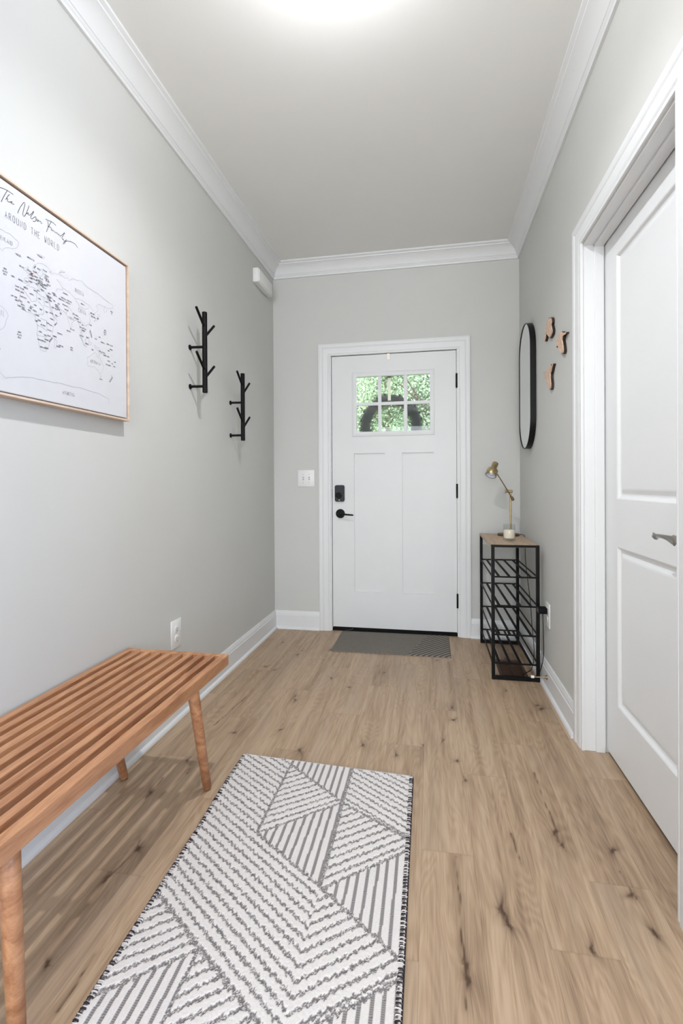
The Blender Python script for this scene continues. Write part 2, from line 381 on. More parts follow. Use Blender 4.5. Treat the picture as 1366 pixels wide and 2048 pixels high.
# ------------------------------------------------------------------ mouldings
zb = 2.636
CROWN = [(0, zb), (.011, zb), (.013, zb+.004), (.013, zb+.012), (.018, zb+.017), (.0195, zb+.021), (.018, zb+.025), (.022, zb+.027),
         (.026, zb+.036), (.034, zb+.050), (.046, zb+.064), (.060, zb+.075), (.073, zb+.081), (.074, zb+.086), (.078, zb+.088), (.083, zb+.090), (.088, zb+.0925), (.088, H), (0, H)]
def run(prof, path, name, m=trim_m, smooth=40, side=1):
    return struct(MB().sweep(path, prof, XYZ, side=side), name, m, smooth=smooth)
eps = 0
# each wall's run is mitred into the corner by building it with its neighbour's direction
def mitred(prof, p0, p1, m0, m1, name, side):
    """p0->p1 with end mitre slopes m0,m1 (+1 extends towards the inside corner)"""
    d = (Vector(p1)-Vector(p0)).normalized(); n = Vector((-d.y, d.x))*side; b = MB(); rows = []
    for P, s in ((Vector(p0), m0), (Vector(p1), m1)):
        rows.append([b.bm.verts.new((*(P+n*u+d*(s*u)), w)) for u, w in prof])
    k = len(prof)
    for j in range(k): b.bm.faces.new((rows[0][j], rows[0][(j+1) % k], rows[1][(j+1) % k], rows[1][j]))
    b.bm.faces.new(rows[0][::-1]); b.bm.faces.new(rows[1])
    return struct(b, name, trim_m, smooth=38)
mitred(CROWN, (0, -.3), (0, D), 0, -1, 'trim_1', -1)
mitred(CROWN, (0, D), (W, D), 1, -1, 'trim_2', -1)
mitred(CROWN, (W, D), (W, .35), 1, 0, 'trim_3', -1)
BASE = [(0, 0), (.0275, 0), (.0275, .006), (.025, .013), (.020, .018), (.0155, .0195), (.0155, .101), (.0125, .104), (.0125, .110), (.0115, .117), (.008, .124), (.0075, .130), (.005, .134), (0, .134)]
mitred(BASE, (0, -.3), (0, D), 0, -1, 'baseboard_left', -1)
mitred(BASE, (0, D), (.352, D), 1, 0, 'baseboard_back', -1)
mitred(BASE, (1.442, D), (W, D), 0, -1, 'baseboard_back_corner', -1)
mitred(BASE, (W, D), (W, 2.174), 1, 0, 'baseboard_right', -1)
mitred(BASE, (W, 1.230), (W, .35), 0, 0, 'baseboard_right_near', -1)
CAS = [(0, 0), (0, .010), (.004, .0115), (.010, .0115), (.013, .0095), (.016, .0125), (.022, .0145), (.050, .0165), (.056, .0135), (.060, .0165), (.066, .019), (.080, .020), (.086, .018), (.086, 0)]
# entry door casing (mitred header)
struct(MB().sweep([(.438, 0), (.438, 2.036), (1.358, 2.036), (1.358, 0)], CAS, lambda u, v, w: (u, D-w, v), side=1), 'trim_4', trim_m, smooth=30)
# closet casing on the right wall
struct(MB().sweep([(1.318, 0), (1.318, 2.050), (2.083, 2.050), (2.083, 0)], CAS, lambda u, v, w: (W-w, u, v), side=1), 'trim_5', trim_m, smooth=30)
# entry jamb and stop
b = MB(); b.box(OX0, OX0+.014, D, D+WT, 0, OZ); b.box(OX1-.014, OX1, D, D+WT, 0, OZ); b.box(OX0, OX1, D, D+WT, OZ-.010, OZ)
b.box(OX0+.014, OX0+.026, D+.055, D+.09, 0, OZ-.01); b.box(OX1-.026, OX1-.014, D+.055, D+.09, 0, OZ-.01); b.box(OX0+.014, OX1-.014, D+.055, D+.09, OZ-.022, OZ-.010)
struct(b, 'trim_6', trim_m)
# closet jamb with stop
b = MB(); b.box(W+.001, W+WT, CY1-.0012, CY1+.012, .0005, CZ); b.box(W+.001, W+WT, CY0-.012, CY0+.0012, .0005, CZ); b.box(W+.001, W+WT, CY0, CY1, CZ-.004, CZ+.006)
b.box(1.818, 1.853, CY1-.011, CY1+.001, 0, CZ-.003, .002); b.box(1.818, 1.853, CY0-.001, CY0+.011, 0, CZ-.003, .002); b.box(1.818, 1.853, CY0, CY1, CZ-.015, CZ-.003, .002)
struct(b, 'trim_7', trim_m)
# black threshold
b = MB(); b.box(OX0+.014, OX1-.014, D+.004, D+WT, 0, .017, .002); struct(b, 'trim_8', rubber_m)

# ------------------------------------------------------------------ entry door
DX0, DX1, DZ0, DZ1 = .4505, 1.349, .026, 2.030
yf = D+.004; yb_ = D+.049
dr = empty('door_1', ((DX0+DX1)/2, yf, 0), kind='structure')
b = MB()
GX0, GX1, GZ0, GZ1 = .630, 1.167, 1.468, 1.876
RP = [(.614, .842), (.966, 1.190)]; RZ0, RZ1 = .294, 1.311
xs = [DX0, .614, .630, .842, .966, 1.167, 1.190, DX1]
# slab in pieces round the glass opening and the recessed panels
b.box(DX0, RP[0][0], yf, yb_, DZ0, DZ1); b.box(RP[1][1], DX1, yf, yb_, DZ0, DZ1)
b.box(RP[0][0], RP[1][1], yf, yb_, DZ0, RZ0); b.box(RP[0][1], RP[1][0], yf, yb_, RZ0, RZ1)
b.box(RP[0][0], RP[1][1], yf, yb_, RZ1, GZ0); b.box(RP[0][0], RP[1][1], yf, yb_, GZ1, DZ1)
b.box(RP[0][0], GX0, yf, yb_, GZ0, GZ1); b.box(GX1, RP[1][1], yf, yb_, GZ0, GZ1)
for x0, x1 in RP: b.box(x0, x1, yf+.012, yb_-.009, RZ0, RZ1)
bmesh.ops.remove_doubles(b.bm, verts=b.bm.verts[:], dist=1e-5)
slab = b.build('slab', door_m, dr)
b = MB()  # glass frame: moulded rim
b.sweep([(.6015, 1.435), (1.1995, 1.435), (1.1995, 1.906), (.6015, 1.906)], [(0, 0), (0, .004), (.004, .006), (.024, .008), (.034, .004), (.034, -.016), (.028, -.016), (.028, 0)], lambda u, v, w: (u, yf-w, v), closed=True, side=1)
b.build('glass_frame', door_m, dr, smooth=30)
b = MB()
for xc in (.8055, .9925): b.box(xc-.0125, xc+.0125, yf+.001, yf+.018, GZ0, GZ1, .004)
b.box(GX0, GX1, yf+.0015, yf+.0175, 1.6595, 1.6835, .004); b.build('muntin', door_m, dr)
MB().box(GX0, GX1, yf+.020, yf+.026, GZ0, GZ1).build('glass_pane', pane_m, dr)
for zc in (1.814, 1.033, .254):
    b = MB(); b.cyl((1.3515, D-.004, zc-.051), (1.3515, D-.004, zc+.051), .0065, n=14, bev=.002)
    b.box(1.3475, 1.3555, D-.003, D+.003, zc-.05, zc+.05); hg = b.build('hinge', black_m, dr, smooth=40)
MB().box(DX0+.002, DX1-.002, yf-.001, yb_-.002, .017, .030, .001).build('door_sweep', rubber_m, dr)
# deadbolt with thumb turn
def rr_poly(x0, x1, z0, z1, r, n=6):
    P = []
    for cx, cz, a0 in ((x1-r, z1-r, 0), (x0+r, z1-r, 90), (x0+r, z0+r, 180), (x1-r, z0+r, 270)):
        for k in range(n+1):
            a = math.radians(a0+90*k/n); P.append((cx+r*math.cos(a), cz+r*math.sin(a)))
    return P
lockm = mat('lock_black', (20, 24, 30), .32, 0, var=.1, spec=.35)
b = MB(); P = rr_poly(.471, .543, .957, 1.079, .014)
f = lambda u, v, w: (u, yf-w, v)
b.prism(P, f, 0, .016); P2 = [(.507+(u-.507)*.92, 1.018+(v-1.018)*.95) for u, v in P]; 
b2 = MB(); b.prism(P2, f, .016, .021)
lk = b.build('deadbolt', lockm, dr, smooth=40)
b = MB(); b.lathe([(.024, 0), (.024, .003), (.019, .004), (.019, .006)], (.502, yf-.021, 1.003), (0, -1, 0)); b.box(.484, .520, yf-.036, yf-.026, .998, 1.008, .003)
tt = b.build('thumb_turn', black_m, lk, smooth=40)
b = MB(); b.cyl((.531, yf-.021, 1.012), (.531, yf-.024, 1.012), .005); b.build('button', lockm, lk, smooth=40)
b = MB(); b.box(.500, .511, yf-.0225, yf-.021, .9665, .9705); b.build('badge', nickel_m, lk)
b = MB(); b.lathe([(.034, 0), (.034, .005), (.030, .009), (.015, .010), (.012, .014), (.012, .048), (.010, .051)], (.510, yf, .868), (0, -1, 0), n=36)
lv = b.build('handle', black_m, dr, smooth=40)
b = MB(); b.cyl((.502, yf-.044, .868), (.614, yf-.052, .860), .0075, .0055, n=14, bev=.002); b.build('lever', black_m, lv, smooth=40)
for zc in (.868, 1.018):
    MB().box(.4462, .4502, yf+.008, yf+.040, zc-.032, zc+.032).build('strike_plate', black_m, dr)

# ------------------------------------------------------------------ closet door
cd = empty('door_2', (1.858, 1.706, 0), kind='structure')
def panel_door():
    b = MB(); x0, x1 = 1.858, 1.893
    ya, yb2 = 1.327, 2.085; za, zb2 = .020, 2.038
    A = [(1.452, 1.966)]; Y0, Y1 = 1.452, 1.966
    R = [(.238, .842), (1.022, 1.940)]
    b.box(x0, x1, ya, Y0, za, zb2); b.box(x0, x1, Y1, yb2, za, zb2)
    b.box(x0, x1, Y0, Y1, za, R[0][0]); b.box(x0, x1, Y0, Y1, R[0][1], R[1][0]); b.box(x0, x1, Y0, Y1, R[1][1], zb2)
    for z0, z1 in R:
        b.sweep([(Y0, z0), (Y1, z0), (Y1, z1), (Y0, z1)], [(0, 0), (.003, .001), (.008, .0065), (.013, .0085), (.018, .0085), (.022, .012), (.026, .0125), (.036, .0085), (.043, .0055), (.3, .0055), (.3, .02), (0, .02)],
                lambda u, v, w: (x0+w, u, v), closed=True, side=1) if False else None
        pr = [(0, 0), (.004, .002), (.010, .010), (.015, .012), (.020, .012), (.034, .006), (.040, .005)]
        rows = []
        for du, dw in pr:
            rows.append([b.bm.verts.new((x0+dw, y, z)) for y, z in ((Y0+du, z0+du), (Y1-du, z0+du), (Y1-du, z1-du), (Y0+du, z1-du))])
        for p, q in zip(rows, rows[1:]):
            for k in range(4): b.bm.faces.new((p[k], p[(k+1) % 4], q[(k+1) % 4], q[k]))
        b.bm.faces.new(rows[-1])
        b.box(x0+.015, x1-.003, Y0, Y1, z0, z1)
    bmesh.ops.remove_doubles(b.bm, verts=b.bm.verts[:], dist=1e-5)
    return b
panel_door().build('slab', mat('closet_door_paint', (226, 227, 227), .36, var=.01, scale=4, spec=.45), cd)
b = MB(); b.lathe([(.030, 0), (.030, .004), (.024, .010), (.012, .013), (.010, .045), (.012, .050)], (1.858, 1.425, .930), (-1, 0, 0), n=30)
kb = b.build('handle', nickel_m, cd, smooth=40)
# curved drop lever, flat paddle that twists
b = MB(); n = 18; rings = []
for i in range(n+1):
    s = i/n; y = 1.418+s*.130; z = .925+.010*math.sin(s*PI*.8)-.006*s; x = 1.808-.004*math.sin(s*PI)
    hgt = .0125*(1-.55*s)+(.006 if s > .75 else 0)*math.sin((s-.75)/.25*PI) if s < .999 else .004
    th = .005-.002*s; tw = math.radians(-10+55*math.sin(s*PI*.9))
    rg = []
    for k in range(12):
        a = 2*PI*k/12; u = th*math.cos(a); w = hgt*math.sin(a)
        rg.append(b.bm.verts.new((x+u*math.cos(tw)-w*math.sin(tw), y, z+u*math.sin(tw)+w*math.cos(tw))))
    rings.append(rg)
for p, q in zip(rings, rings[1:]):
    for k in range(12): b.bm.faces.new((p[k], p[(k+1) % 12], q[(k+1) % 12], q[k]))
b.bm.faces.new(rings[0][::-1]); b.bm.faces.new(rings[-1]); b.build('lever', nickel_m, kb, smooth=60)

# ------------------------------------------------------------------ ceiling lamp (just above the frame) with an added downlight
fil_m = emis('filament_glow', (1, .98, .95), 60); fil_m.cycles.emission_sampling = 'NONE'
bulb_glass = glassmat('bulb_glass', (1, 1, 1), 1.2)
def ceil_lamp(x, y, s, label, bulbs=((0, 0),)):
    r = empty('ceiling_lamp', (x, y, H), label, 'lamp')
    MB().lathe([(.055, 0), (.055, -.022), (.140, -.026), (.142, -.031), (.138, -.034), (.001, -.034)], (x, y, H), n=44).build('canopy', nickel_m, r, smooth=40)  # unseen plate widened to keep the bulb's light off the ceiling
    for dx, dy in bulbs:
        b = MB(); b.cyl((x+dx, y+dy, H-.033), (x+dx, y+dy, H-.044), .014, n=16); b.build('socket', nickel_m, r, smooth=40)
        b = MB(); b.lathe([(.012, 0), (.014, -.003), (.024, -.010), (.030, -.024), (.027, -.040), (.015, -.050), (.001, -.053)], (x+dx, y+dy, H-.044), n=24)
        bu = b.build('bulb', bulb_glass, r, smooth=60)
        b = MB(); b.tube([(x+dx+.006*math.cos(k), y+dy+.006*math.sin(k), H-.050-.003*k) for k in range(9)], .0012, n=6)
        b.build('filament', fil_m, bu)
        l = bpy.data.lights.new('bulb_light', 'POINT'); l.energy = s; l.color = (.94, .955, 1); l.shadow_soft_size = .022
        lo = bpy.data.objects.new('bulb_light', l); COL.objects.link(lo); lo.location = (x+dx, y+dy, H-.071)
        l = bpy.data.lights.new('added_downlight', 'SPOT'); l.energy = s*SPOT; l.color = (.94, .955, 1); l.shadow_soft_size = .022   # added spot that strengthens light and shadows below the lamp
        l.spot_size = math.radians(150); l.spot_blend = 1
        lo = bpy.data.objects.new('added_downlight', l); COL.objects.link(lo); lo.location = (x+dx, y+dy, H-.072)
    return r
ceil_lamp(.89, 1.335, BULB, 'small nickel ceiling lamp with a bare bulb above the end of the bench')

# ------------------------------------------------------------------ bench
BX0, BX1, BY0, BY1, BZ = .0135, .428, .515, 1.673, .455
bn = empty('slatted_bench', ((BX0+BX1)/2, (BY0+BY1)/2, 0), 'teak-coloured slatted wooden bench with splayed round legs along the left wall', 'bench')
b = MB(); b.box(BX1-.026, BX1, BY0, BY1, BZ-.040, BZ, .0025); b.build('side_rail', teak_m, bn)
b = MB(); b.box(BX0, BX0+.026, BY0, BY1, BZ-.040, BZ, .0025); b.build('side_rail', teak_m, bn)
for y0, y1 in ((BY1-.022, BY1), (BY0, BY0+.022)):
    MB().box(BX0+.0255, BX1-.0255, y0, y1, BZ-.038, BZ-.0005, .002).build('end_rail', teak_m, bn)
ns = 8; gap0 = BX0+.026; tot = BX1-.026-gap0; pitch = (tot+.021-.0)/(ns+1)
pitch = tot/(ns+.45)
for i in range(ns):
    xc = gap0+pitch*(i+.725)
    MB().box(xc-.0112, xc+.0112, BY0+.020, BY1-.020, BZ-.030, BZ-.001, .002).build('slat', teak_m, bn)
for yc in (1.50, 1.12, .70):
    MB().box(BX0+.024, BX1-.024, yc-.018, yc+.018, BZ-.0395, BZ-.0165, .001).build('crossbar', teak_m, bn)
def leg(tx, ty, fx, fy):
    b = MB(); b.cyl((tx, ty, BZ-.030), (fx, fy, .006), .0195, .0150, n=28, bev=.002)
    o = b.build('leg', teak_m, bn, smooth=50)
    d = (Vector((fx, fy, .012))-Vector((tx, ty, BZ-.03))).normalized()
    MB().lathe([(.0118, 0), (.0118, .011)], (fx, fy, .001), (0, 0, 1), n=20).build('foot_pad', rubber_m, o, smooth=40)
leg(.392, 1.462, .381, 1.588); leg(.050, 1.462, .052, 1.588)
leg(.392, .762, .396, .776); leg(.050, .762, .046, .776)

# ------------------------------------------------------------------ framed map
FY0, FY1, FZ0, FZ1 = .762, 1.6605, 1.329, 1.926
fr = empty('framed_world_map', (0, (FY0+FY1)/2, FZ0), 'white canvas world map in a thin pale wood floater frame on the left wall', 'wall art')
b = MB(); b.sweep([(FY0, FZ0), (FY1, FZ0), (FY1, FZ1), (FY0, FZ1)], [(0, .001), (0, .037), (.006, .037), (.006, .008), (.022, .008), (.022, .001)], lambda u, v, w: (w, u, v), closed=True, side=1)
b.build('frame', oakframe_m, fr)
MB().box(.009, .0308, FY0+.011, FY1-.011, FZ0+.011, FZ1-.011, .002).build('canvas', canvas_m, fr)
XC = .0313
def ribbon(b, pts, w, x=XC):
    pts = [Vector(p) for p in pts]; L_ = []; R_ = []
    for i, p in enumerate(pts):
        d = pts[min(i+1, len(pts)-1)]-pts[max(i-1, 0)]
        if d.length < 1e-9: d = Vector((1, 0))
        d.normalize(); n = Vector((-d.y, d.x))*w/2
        L_.append(b.bm.verts.new((x, *(p+n)))); R_.append(b.bm.verts.new((x, *(p-n))))
    for i in range(len(pts)-1): b.bm.faces.new((L_[i], L_[i+1], R_[i+1], R_[i]))
GL = {'A': [[(0,0),(.5,1),(1,0)],[(.2,.38),(.8,.38)]], 'B': [[(0,0),(0,1),(.7,1),(.9,.8),(.7,.55),(0,.55)],[(.7,.55),(1,.3),(.7,0),(0,0)]], 'C': [[(1,.85),(.7,1),(.2,1),(0,.8),(0,.2),(.2,0),(.7,0),(1,.15)]],
 'D': [[(0,0),(0,1),(.6,1),(1,.75),(1,.25),(.6,0),(0,0)]], 'E': [[(1,1),(0,1),(0,0),(1,0)],[(0,.5),(.8,.5)]], 'F': [[(1,1),(0,1),(0,0)],[(0,.5),(.8,.5)]], 'G': [[(1,.85),(.7,1),(.2,1),(0,.8),(0,.2),(.2,0),(1,0),(1,.45),(.6,.45)]],
 'H': [[(0,0),(0,1)],[(1,0),(1,1)],[(0,.5),(1,.5)]], 'I': [[(.5,0),(.5,1)]], 'J': [[(.9,1),(.9,.2),(.6,0),(.2,0),(0,.2)]], 'K': [[(0,0),(0,1)],[(1,1),(0,.45),(1,0)]], 'L': [[(0,1),(0,0),(.9,0)]],
 'M': [[(0,0),(0,1),(.5,.4),(1,1),(1,0)]], 'N': [[(0,0),(0,1),(1,0),(1,1)]], 'O': [[(.2,0),(0,.2),(0,.8),(.2,1),(.8,1),(1,.8),(1,.2),(.8,0),(.2,0)]], 'P': [[(0,0),(0,1),(.7,1),(1,.8),(.7,.5),(0,.5)]],
 'Q': [[(.2,0),(0,.2),(0,.8),(.2,1),(.8,1),(1,.8),(1,.2),(.8,0),(.2,0)],[(.6,.3),(1,0)]], 'R': [[(0,0),(0,1),(.7,1),(1,.8),(.7,.5),(0,.5)],[(.5,.5),(1,0)]], 'S': [[(1,.85),(.7,1),(.2,1),(0,.75),(.2,.55),(.8,.45),(1,.25),(.8,0),(.2,0),(0,.15)]],
 'T': [[(0,1),(1,1)],[(.5,1),(.5,0)]], 'U': [[(0,1),(0,.2),(.2,0),(.8,0),(1,.2),(1,1)]], 'V': [[(0,1),(.5,0),(1,1)]], 'W': [[(0,1),(.25,0),(.5,.6),(.75,0),(1,1)]], 'X': [[(0,0),(1,1)],[(0,1),(1,0)]],
 'Y': [[(0,1),(.5,.5),(1,1)],[(.5,.5),(.5,0)]], 'Z': [[(0,1),(1,1),(0,0),(1,0)]], ' ': [], '.': [[(.4,0),(.6,0)]]}
def text(b, s, y, z, h, w, sp, lw, ang=0, center=True):
    n = len(s); tot = n*w+(n-1)*sp; y0 = -tot/2 if center else 0; c_, s_ = math.cos(ang), math.sin(ang)
    for i, ch in enumerate(s):
        ox = y0+i*(w+sp)
        for st in GL[ch]:
            P = [(ox+u*w, v*h-h/2) for u, v in st]
            ribbon(b, [(y+p*c_-q*s_, z+p*s_+q*c_) for p, q in P], lw)
LL = lambda lo, la: (1.202+.00206*lo, 1.571+.00248*la)
b = MB()
TITLE = [[(1.1293,1.8945),(1.1224,1.8807),(1.1149,1.8646),(1.1096,1.8512)],[(1.1034,1.8873),(1.1151,1.8912),(1.1293,1.8939),(1.1407,1.8941),(1.1483,1.8941)],[(1.1368,1.8866),(1.133,1.8837),(1.1268,1.8722),(1.1226,1.8646),(1.1283,1.8718),(1.1306,1.8718),(1.129,1.8657),(1.132,1.8642),(1.1366,1.8666),(1.142,1.8706),(1.1454,1.8719),(1.142,1.8683),(1.1396,1.867),(1.1427,1.8657),(1.1512,1.8686)],
[(1.1623,1.8496),(1.1645,1.8575),(1.1718,1.8737),(1.1816,1.8901),(1.1857,1.8936),(1.1873,1.8907),(1.1839,1.8765),(1.18,1.8622),(1.1793,1.855),(1.1821,1.8522),(1.1862,1.8554),(1.1912,1.8656),(1.1963,1.878),(1.2011,1.8931)],
[(1.192,1.8647),(1.1962,1.8698),(1.2004,1.8714),(1.1987,1.8684),(1.1962,1.8674),(1.1978,1.8652),(1.2037,1.8671),(1.2113,1.8768),(1.2165,1.8852),(1.2179,1.8863),(1.2165,1.881),(1.2096,1.8689),(1.2061,1.8622),(1.2078,1.8597),(1.2129,1.8618),(1.2189,1.8692),(1.225,1.8746),(1.2267,1.8735),(1.2241,1.8685),(1.2267,1.8664),(1.2232,1.8603),(1.218,1.8562),(1.2145,1.8564)],
[(1.2290,1.8640),(1.2265,1.8665),(1.2285,1.8700),(1.2319,1.8700),(1.2325,1.8660),(1.2290,1.8640)],[(1.2336,1.8640),(1.2345,1.8700),(1.238,1.8700),(1.2389,1.8667),(1.2416,1.8703),(1.2442,1.8703),(1.2442,1.8667),(1.2495,1.8665)],
[(1.2614,1.8874),(1.2651,1.8882),(1.2734,1.8895),(1.2836,1.8919),(1.293,1.8921),(1.3025,1.8898)],[(1.2842,1.8925),(1.2779,1.8804),(1.2713,1.8668),(1.2647,1.8504)],[(1.2696,1.8861),(1.2714,1.8798),(1.2723,1.8731)],[(1.2695,1.8702),(1.2769,1.8726),(1.2844,1.8725)],
[(1.2870,1.8705),(1.2835,1.8690),(1.2840,1.8660),(1.2870,1.8665),(1.2880,1.8700),(1.2885,1.8660),(1.2937,1.8700),(1.2950,1.8650),(1.2975,1.8700),(1.2985,1.8645),(1.3023,1.8699),(1.3033,1.8660),(1.3072,1.8709),(1.3081,1.8665),(1.3129,1.8672),(1.3149,1.8700),(1.3150,1.8667),(1.3198,1.8655),(1.3287,1.8745),(1.3378,1.8859),(1.3388,1.8849),(1.3327,1.875),(1.3267,1.8645),(1.3276,1.8605),(1.3326,1.8615)],
[(1.3325,1.8641),(1.3326,1.8605),(1.3366,1.8584),(1.3459,1.8677),(1.3365,1.8505),(1.3302,1.8459),(1.3345,1.8542),(1.3493,1.8653),(1.3665,1.8716),(1.384,1.8723),(1.3951,1.8664)]]
for st in TITLE: ribbon(b, st, .0016)
b.build('title_lettering', ink2_m, fr)
b = MB(); text(b, 'AROUND THE WORLD', 1.2175, 1.8255, .0185, .0066, .0058, .0013); b.build('subtitle_lettering', ink_m, fr)
b = MB()
CO = [[(-17,21),(-17,15),(-13,9),(-8,4.5),(4,6),(9,4),(9,0),(13,-6),(12,-16),(15,-27),(18,-34),(26,-34),(32,-28),(35,-22),(40,-15),(40,-8),(42,-1),(51,11),(43,12),(37,20),(33,30),(25,32),(20,31),(11,34),(10,37),(0,36),(-6,35),(-10,30),(-17,21)],
[(44,-13),(50,-16),(47,-25),(44,-24),(44,-13)],[(-9,37),(-9,43),(-2,44),(-4,48),(3,51),(8,54),(10,57),(14,54),(21,55),(23,59),(29,60),(22,61),(25,65),(20,64),(17,60),(14,56),(10,59),(5,60),(8,64),(15,69),(25,71),(32,70),(41,67),(35,66),(40,64),(45,68),(54,69),(60,70),(68,69),(73,72),(74,68),(81,73),(95,76),(104,78),(112,74),(128,73),(140,73),(152,71),(160,70),(172,69),(180,68.5),(180,65),(174,62),(163,60),(163,55),(156,51),(156,58),(162,61),(150,59),(142,59),(136,54),(141,52),(139,47),(132,43),(128,40),(129,36),(126,35),(125,39),(121,40),(118,38),(122,37),(120,34),(122,30),(118,24),(110,20),(106,20),(109,13),(105,9),(100,13),(103,4),(103,1),(100,5),(98,10),(97,17),(92,22),(87,21),(80,15),(80,10),(77,8),(73,17),(70,22),(66,25),(57,26),(56,27),(51,30),(48,30),(55,24),(59,22),(55,17),(45,13),(43,14),(39,21),(34,30),(36,36),(30,37),(27,37),(26,40),(23,38),(22,37),(19,42),(13,45),(12,44),(18,40),(16,38),(12,42),(8,44),(3,43),(0,39),(-2,37),(-9,37)],
[(-5,50),(1,51),(1,53),(-2,56),(-3,58),(-5,57),(-3,54),(-5,52),(-5,50)],[(-10,52),(-6,52),(-6,55),(-10,54),(-10,52)],[(-24,65),(-14,65),(-15,66.5),(-23,66),(-24,65)],[(131,32),(136,34),(140,36),(142,40),(145,44),(140,44),(140,39),(133,35),(131,32)],
[(95,5),(104,-2),(106,-6),(98,2),(95,5)],[(105,-7),(114,-8),(108,-8),(105,-7)],[(109,1),(117,7),(119,5),(116,-4),(110,-2),(109,1)],[(131,-1),(141,-3),(150,-10),(141,-9),(133,-4),(131,-1)],[(120,0),(125,1),(121,-5),(120,0)],[(121,18),(124,13),(126,7),(122,8),(120,15),(121,18)],
[(114,-22),(122,-18),(130,-12),(137,-12),(136,-15),(141,-17),(142,-11),(146,-19),(153,-26),(151,-34),(146,-39),(138,-35),(131,-31),(124,-33),(115,-34),(114,-22)],[(145,-41),(148,-41),(147,-43.5),(145,-41)],[(173,-35),(178,-38),(174,-42),(167,-46),(172,-41),(175,-40),(173,-35)],
[(-73,78),(-60,82),(-30,83.5),(-18,80),(-20,74),(-25,70),(-40,65),(-44,60),(-52,65),(-54,70),(-60,76),(-73,78)],[(-80,9),(-72,12),(-60,8),(-51,4),(-50,0),(-40,-3),(-35,-8),(-39,-15),(-41,-22),(-48,-27),(-54,-34),(-58,-38),(-65,-42),(-68,-50),(-70,-55),(-75,-50),(-73,-37),(-70,-18),(-80,-6),(-80,9)],
[(-168,66),(-155,71),(-125,70),(-95,68),(-80,62),(-95,59),(-80,51),(-78,62),(-60,55),(-66,49),(-70,43),(-81,31),(-80,25),(-90,30),(-97,27),(-90,21),(-83,10),(-78,8),(-95,16),(-105,21),(-117,32),(-124,45),(-135,58),(-155,59),(-168,66)],
[(20,80),(12,79),(22,77),(28,80),(20,80)],[(54,71),(58,75),(68,77),(60,74),(54,71)],[(-60,-68),(-40,-78),(-20,-73),(0,-70),(15,-69.5),(40,-69),(60,-67),(80,-68),(100,-66),(120,-67),(140,-67),(160,-70),(168,-73),(165,-78)],
[(50,62),(60,56),(62,52),(50,50),(48,46)],[(60,55),(75,54),(87,49),(98,52),(120,50),(130,45)],[(88,28),(97,27),(102,22),(108,22)],[(74,35),(80,30),(88,28)],[(68,24),(71,28),(74,35)],[(25,32),(25,22),(34,22)],[(12,32),(12,23),(3,19),(-5,25),(-9,28)],[(15,23),(24,20),(24,10),(15,8)],[(12,-6),(22,-6),(30,-8),(30,4),(18,4)],[(12,-17),(24,-17),(30,-16)],[(87,49),(97,42),(110,42),(119,47)]]
for pl in CO:
    P = []
    for (a0, a1), (b0, b1) in zip(pl, pl[1:]):
        k = max(1, int(math.hypot(b0-a0, b1-a1)/3))
        for j in range(k):
            tt_ = j/k; P.append((a0+(b0-a0)*tt_+random.uniform(-.5, .5), a1+(b1-a1)*tt_+random.uniform(-.5, .5)))
    P.append(pl[-1]); ribbon(b, [LL(*p) for p in P], .0008, XC-.0001)
b.build('coastline_print', coast_m, fr)
b = MB()
for s, lo, la, h, w, sp in [('GREENLAND', -42, 74, .011, .0042, .0022), ('BRAZIL', -52, -8, .015, .004, .004), ('RUSSIA', 97, 61, .013, .004, .003), ('CHINA', 103, 37, .014, .0038, .0035), ('AUSTRALIA', 133, -25, .010, .0036, .0022), ('ANTARCTICA', 72, -78, .010, .0034, .0020), ('INDIA', 78, 21, .007, .003, .002), ('CANADA', -105, 60, .014, .005, .004)]:
    y, z = LL(lo, la); text(b, s, y, z, h, w, sp, .0008)
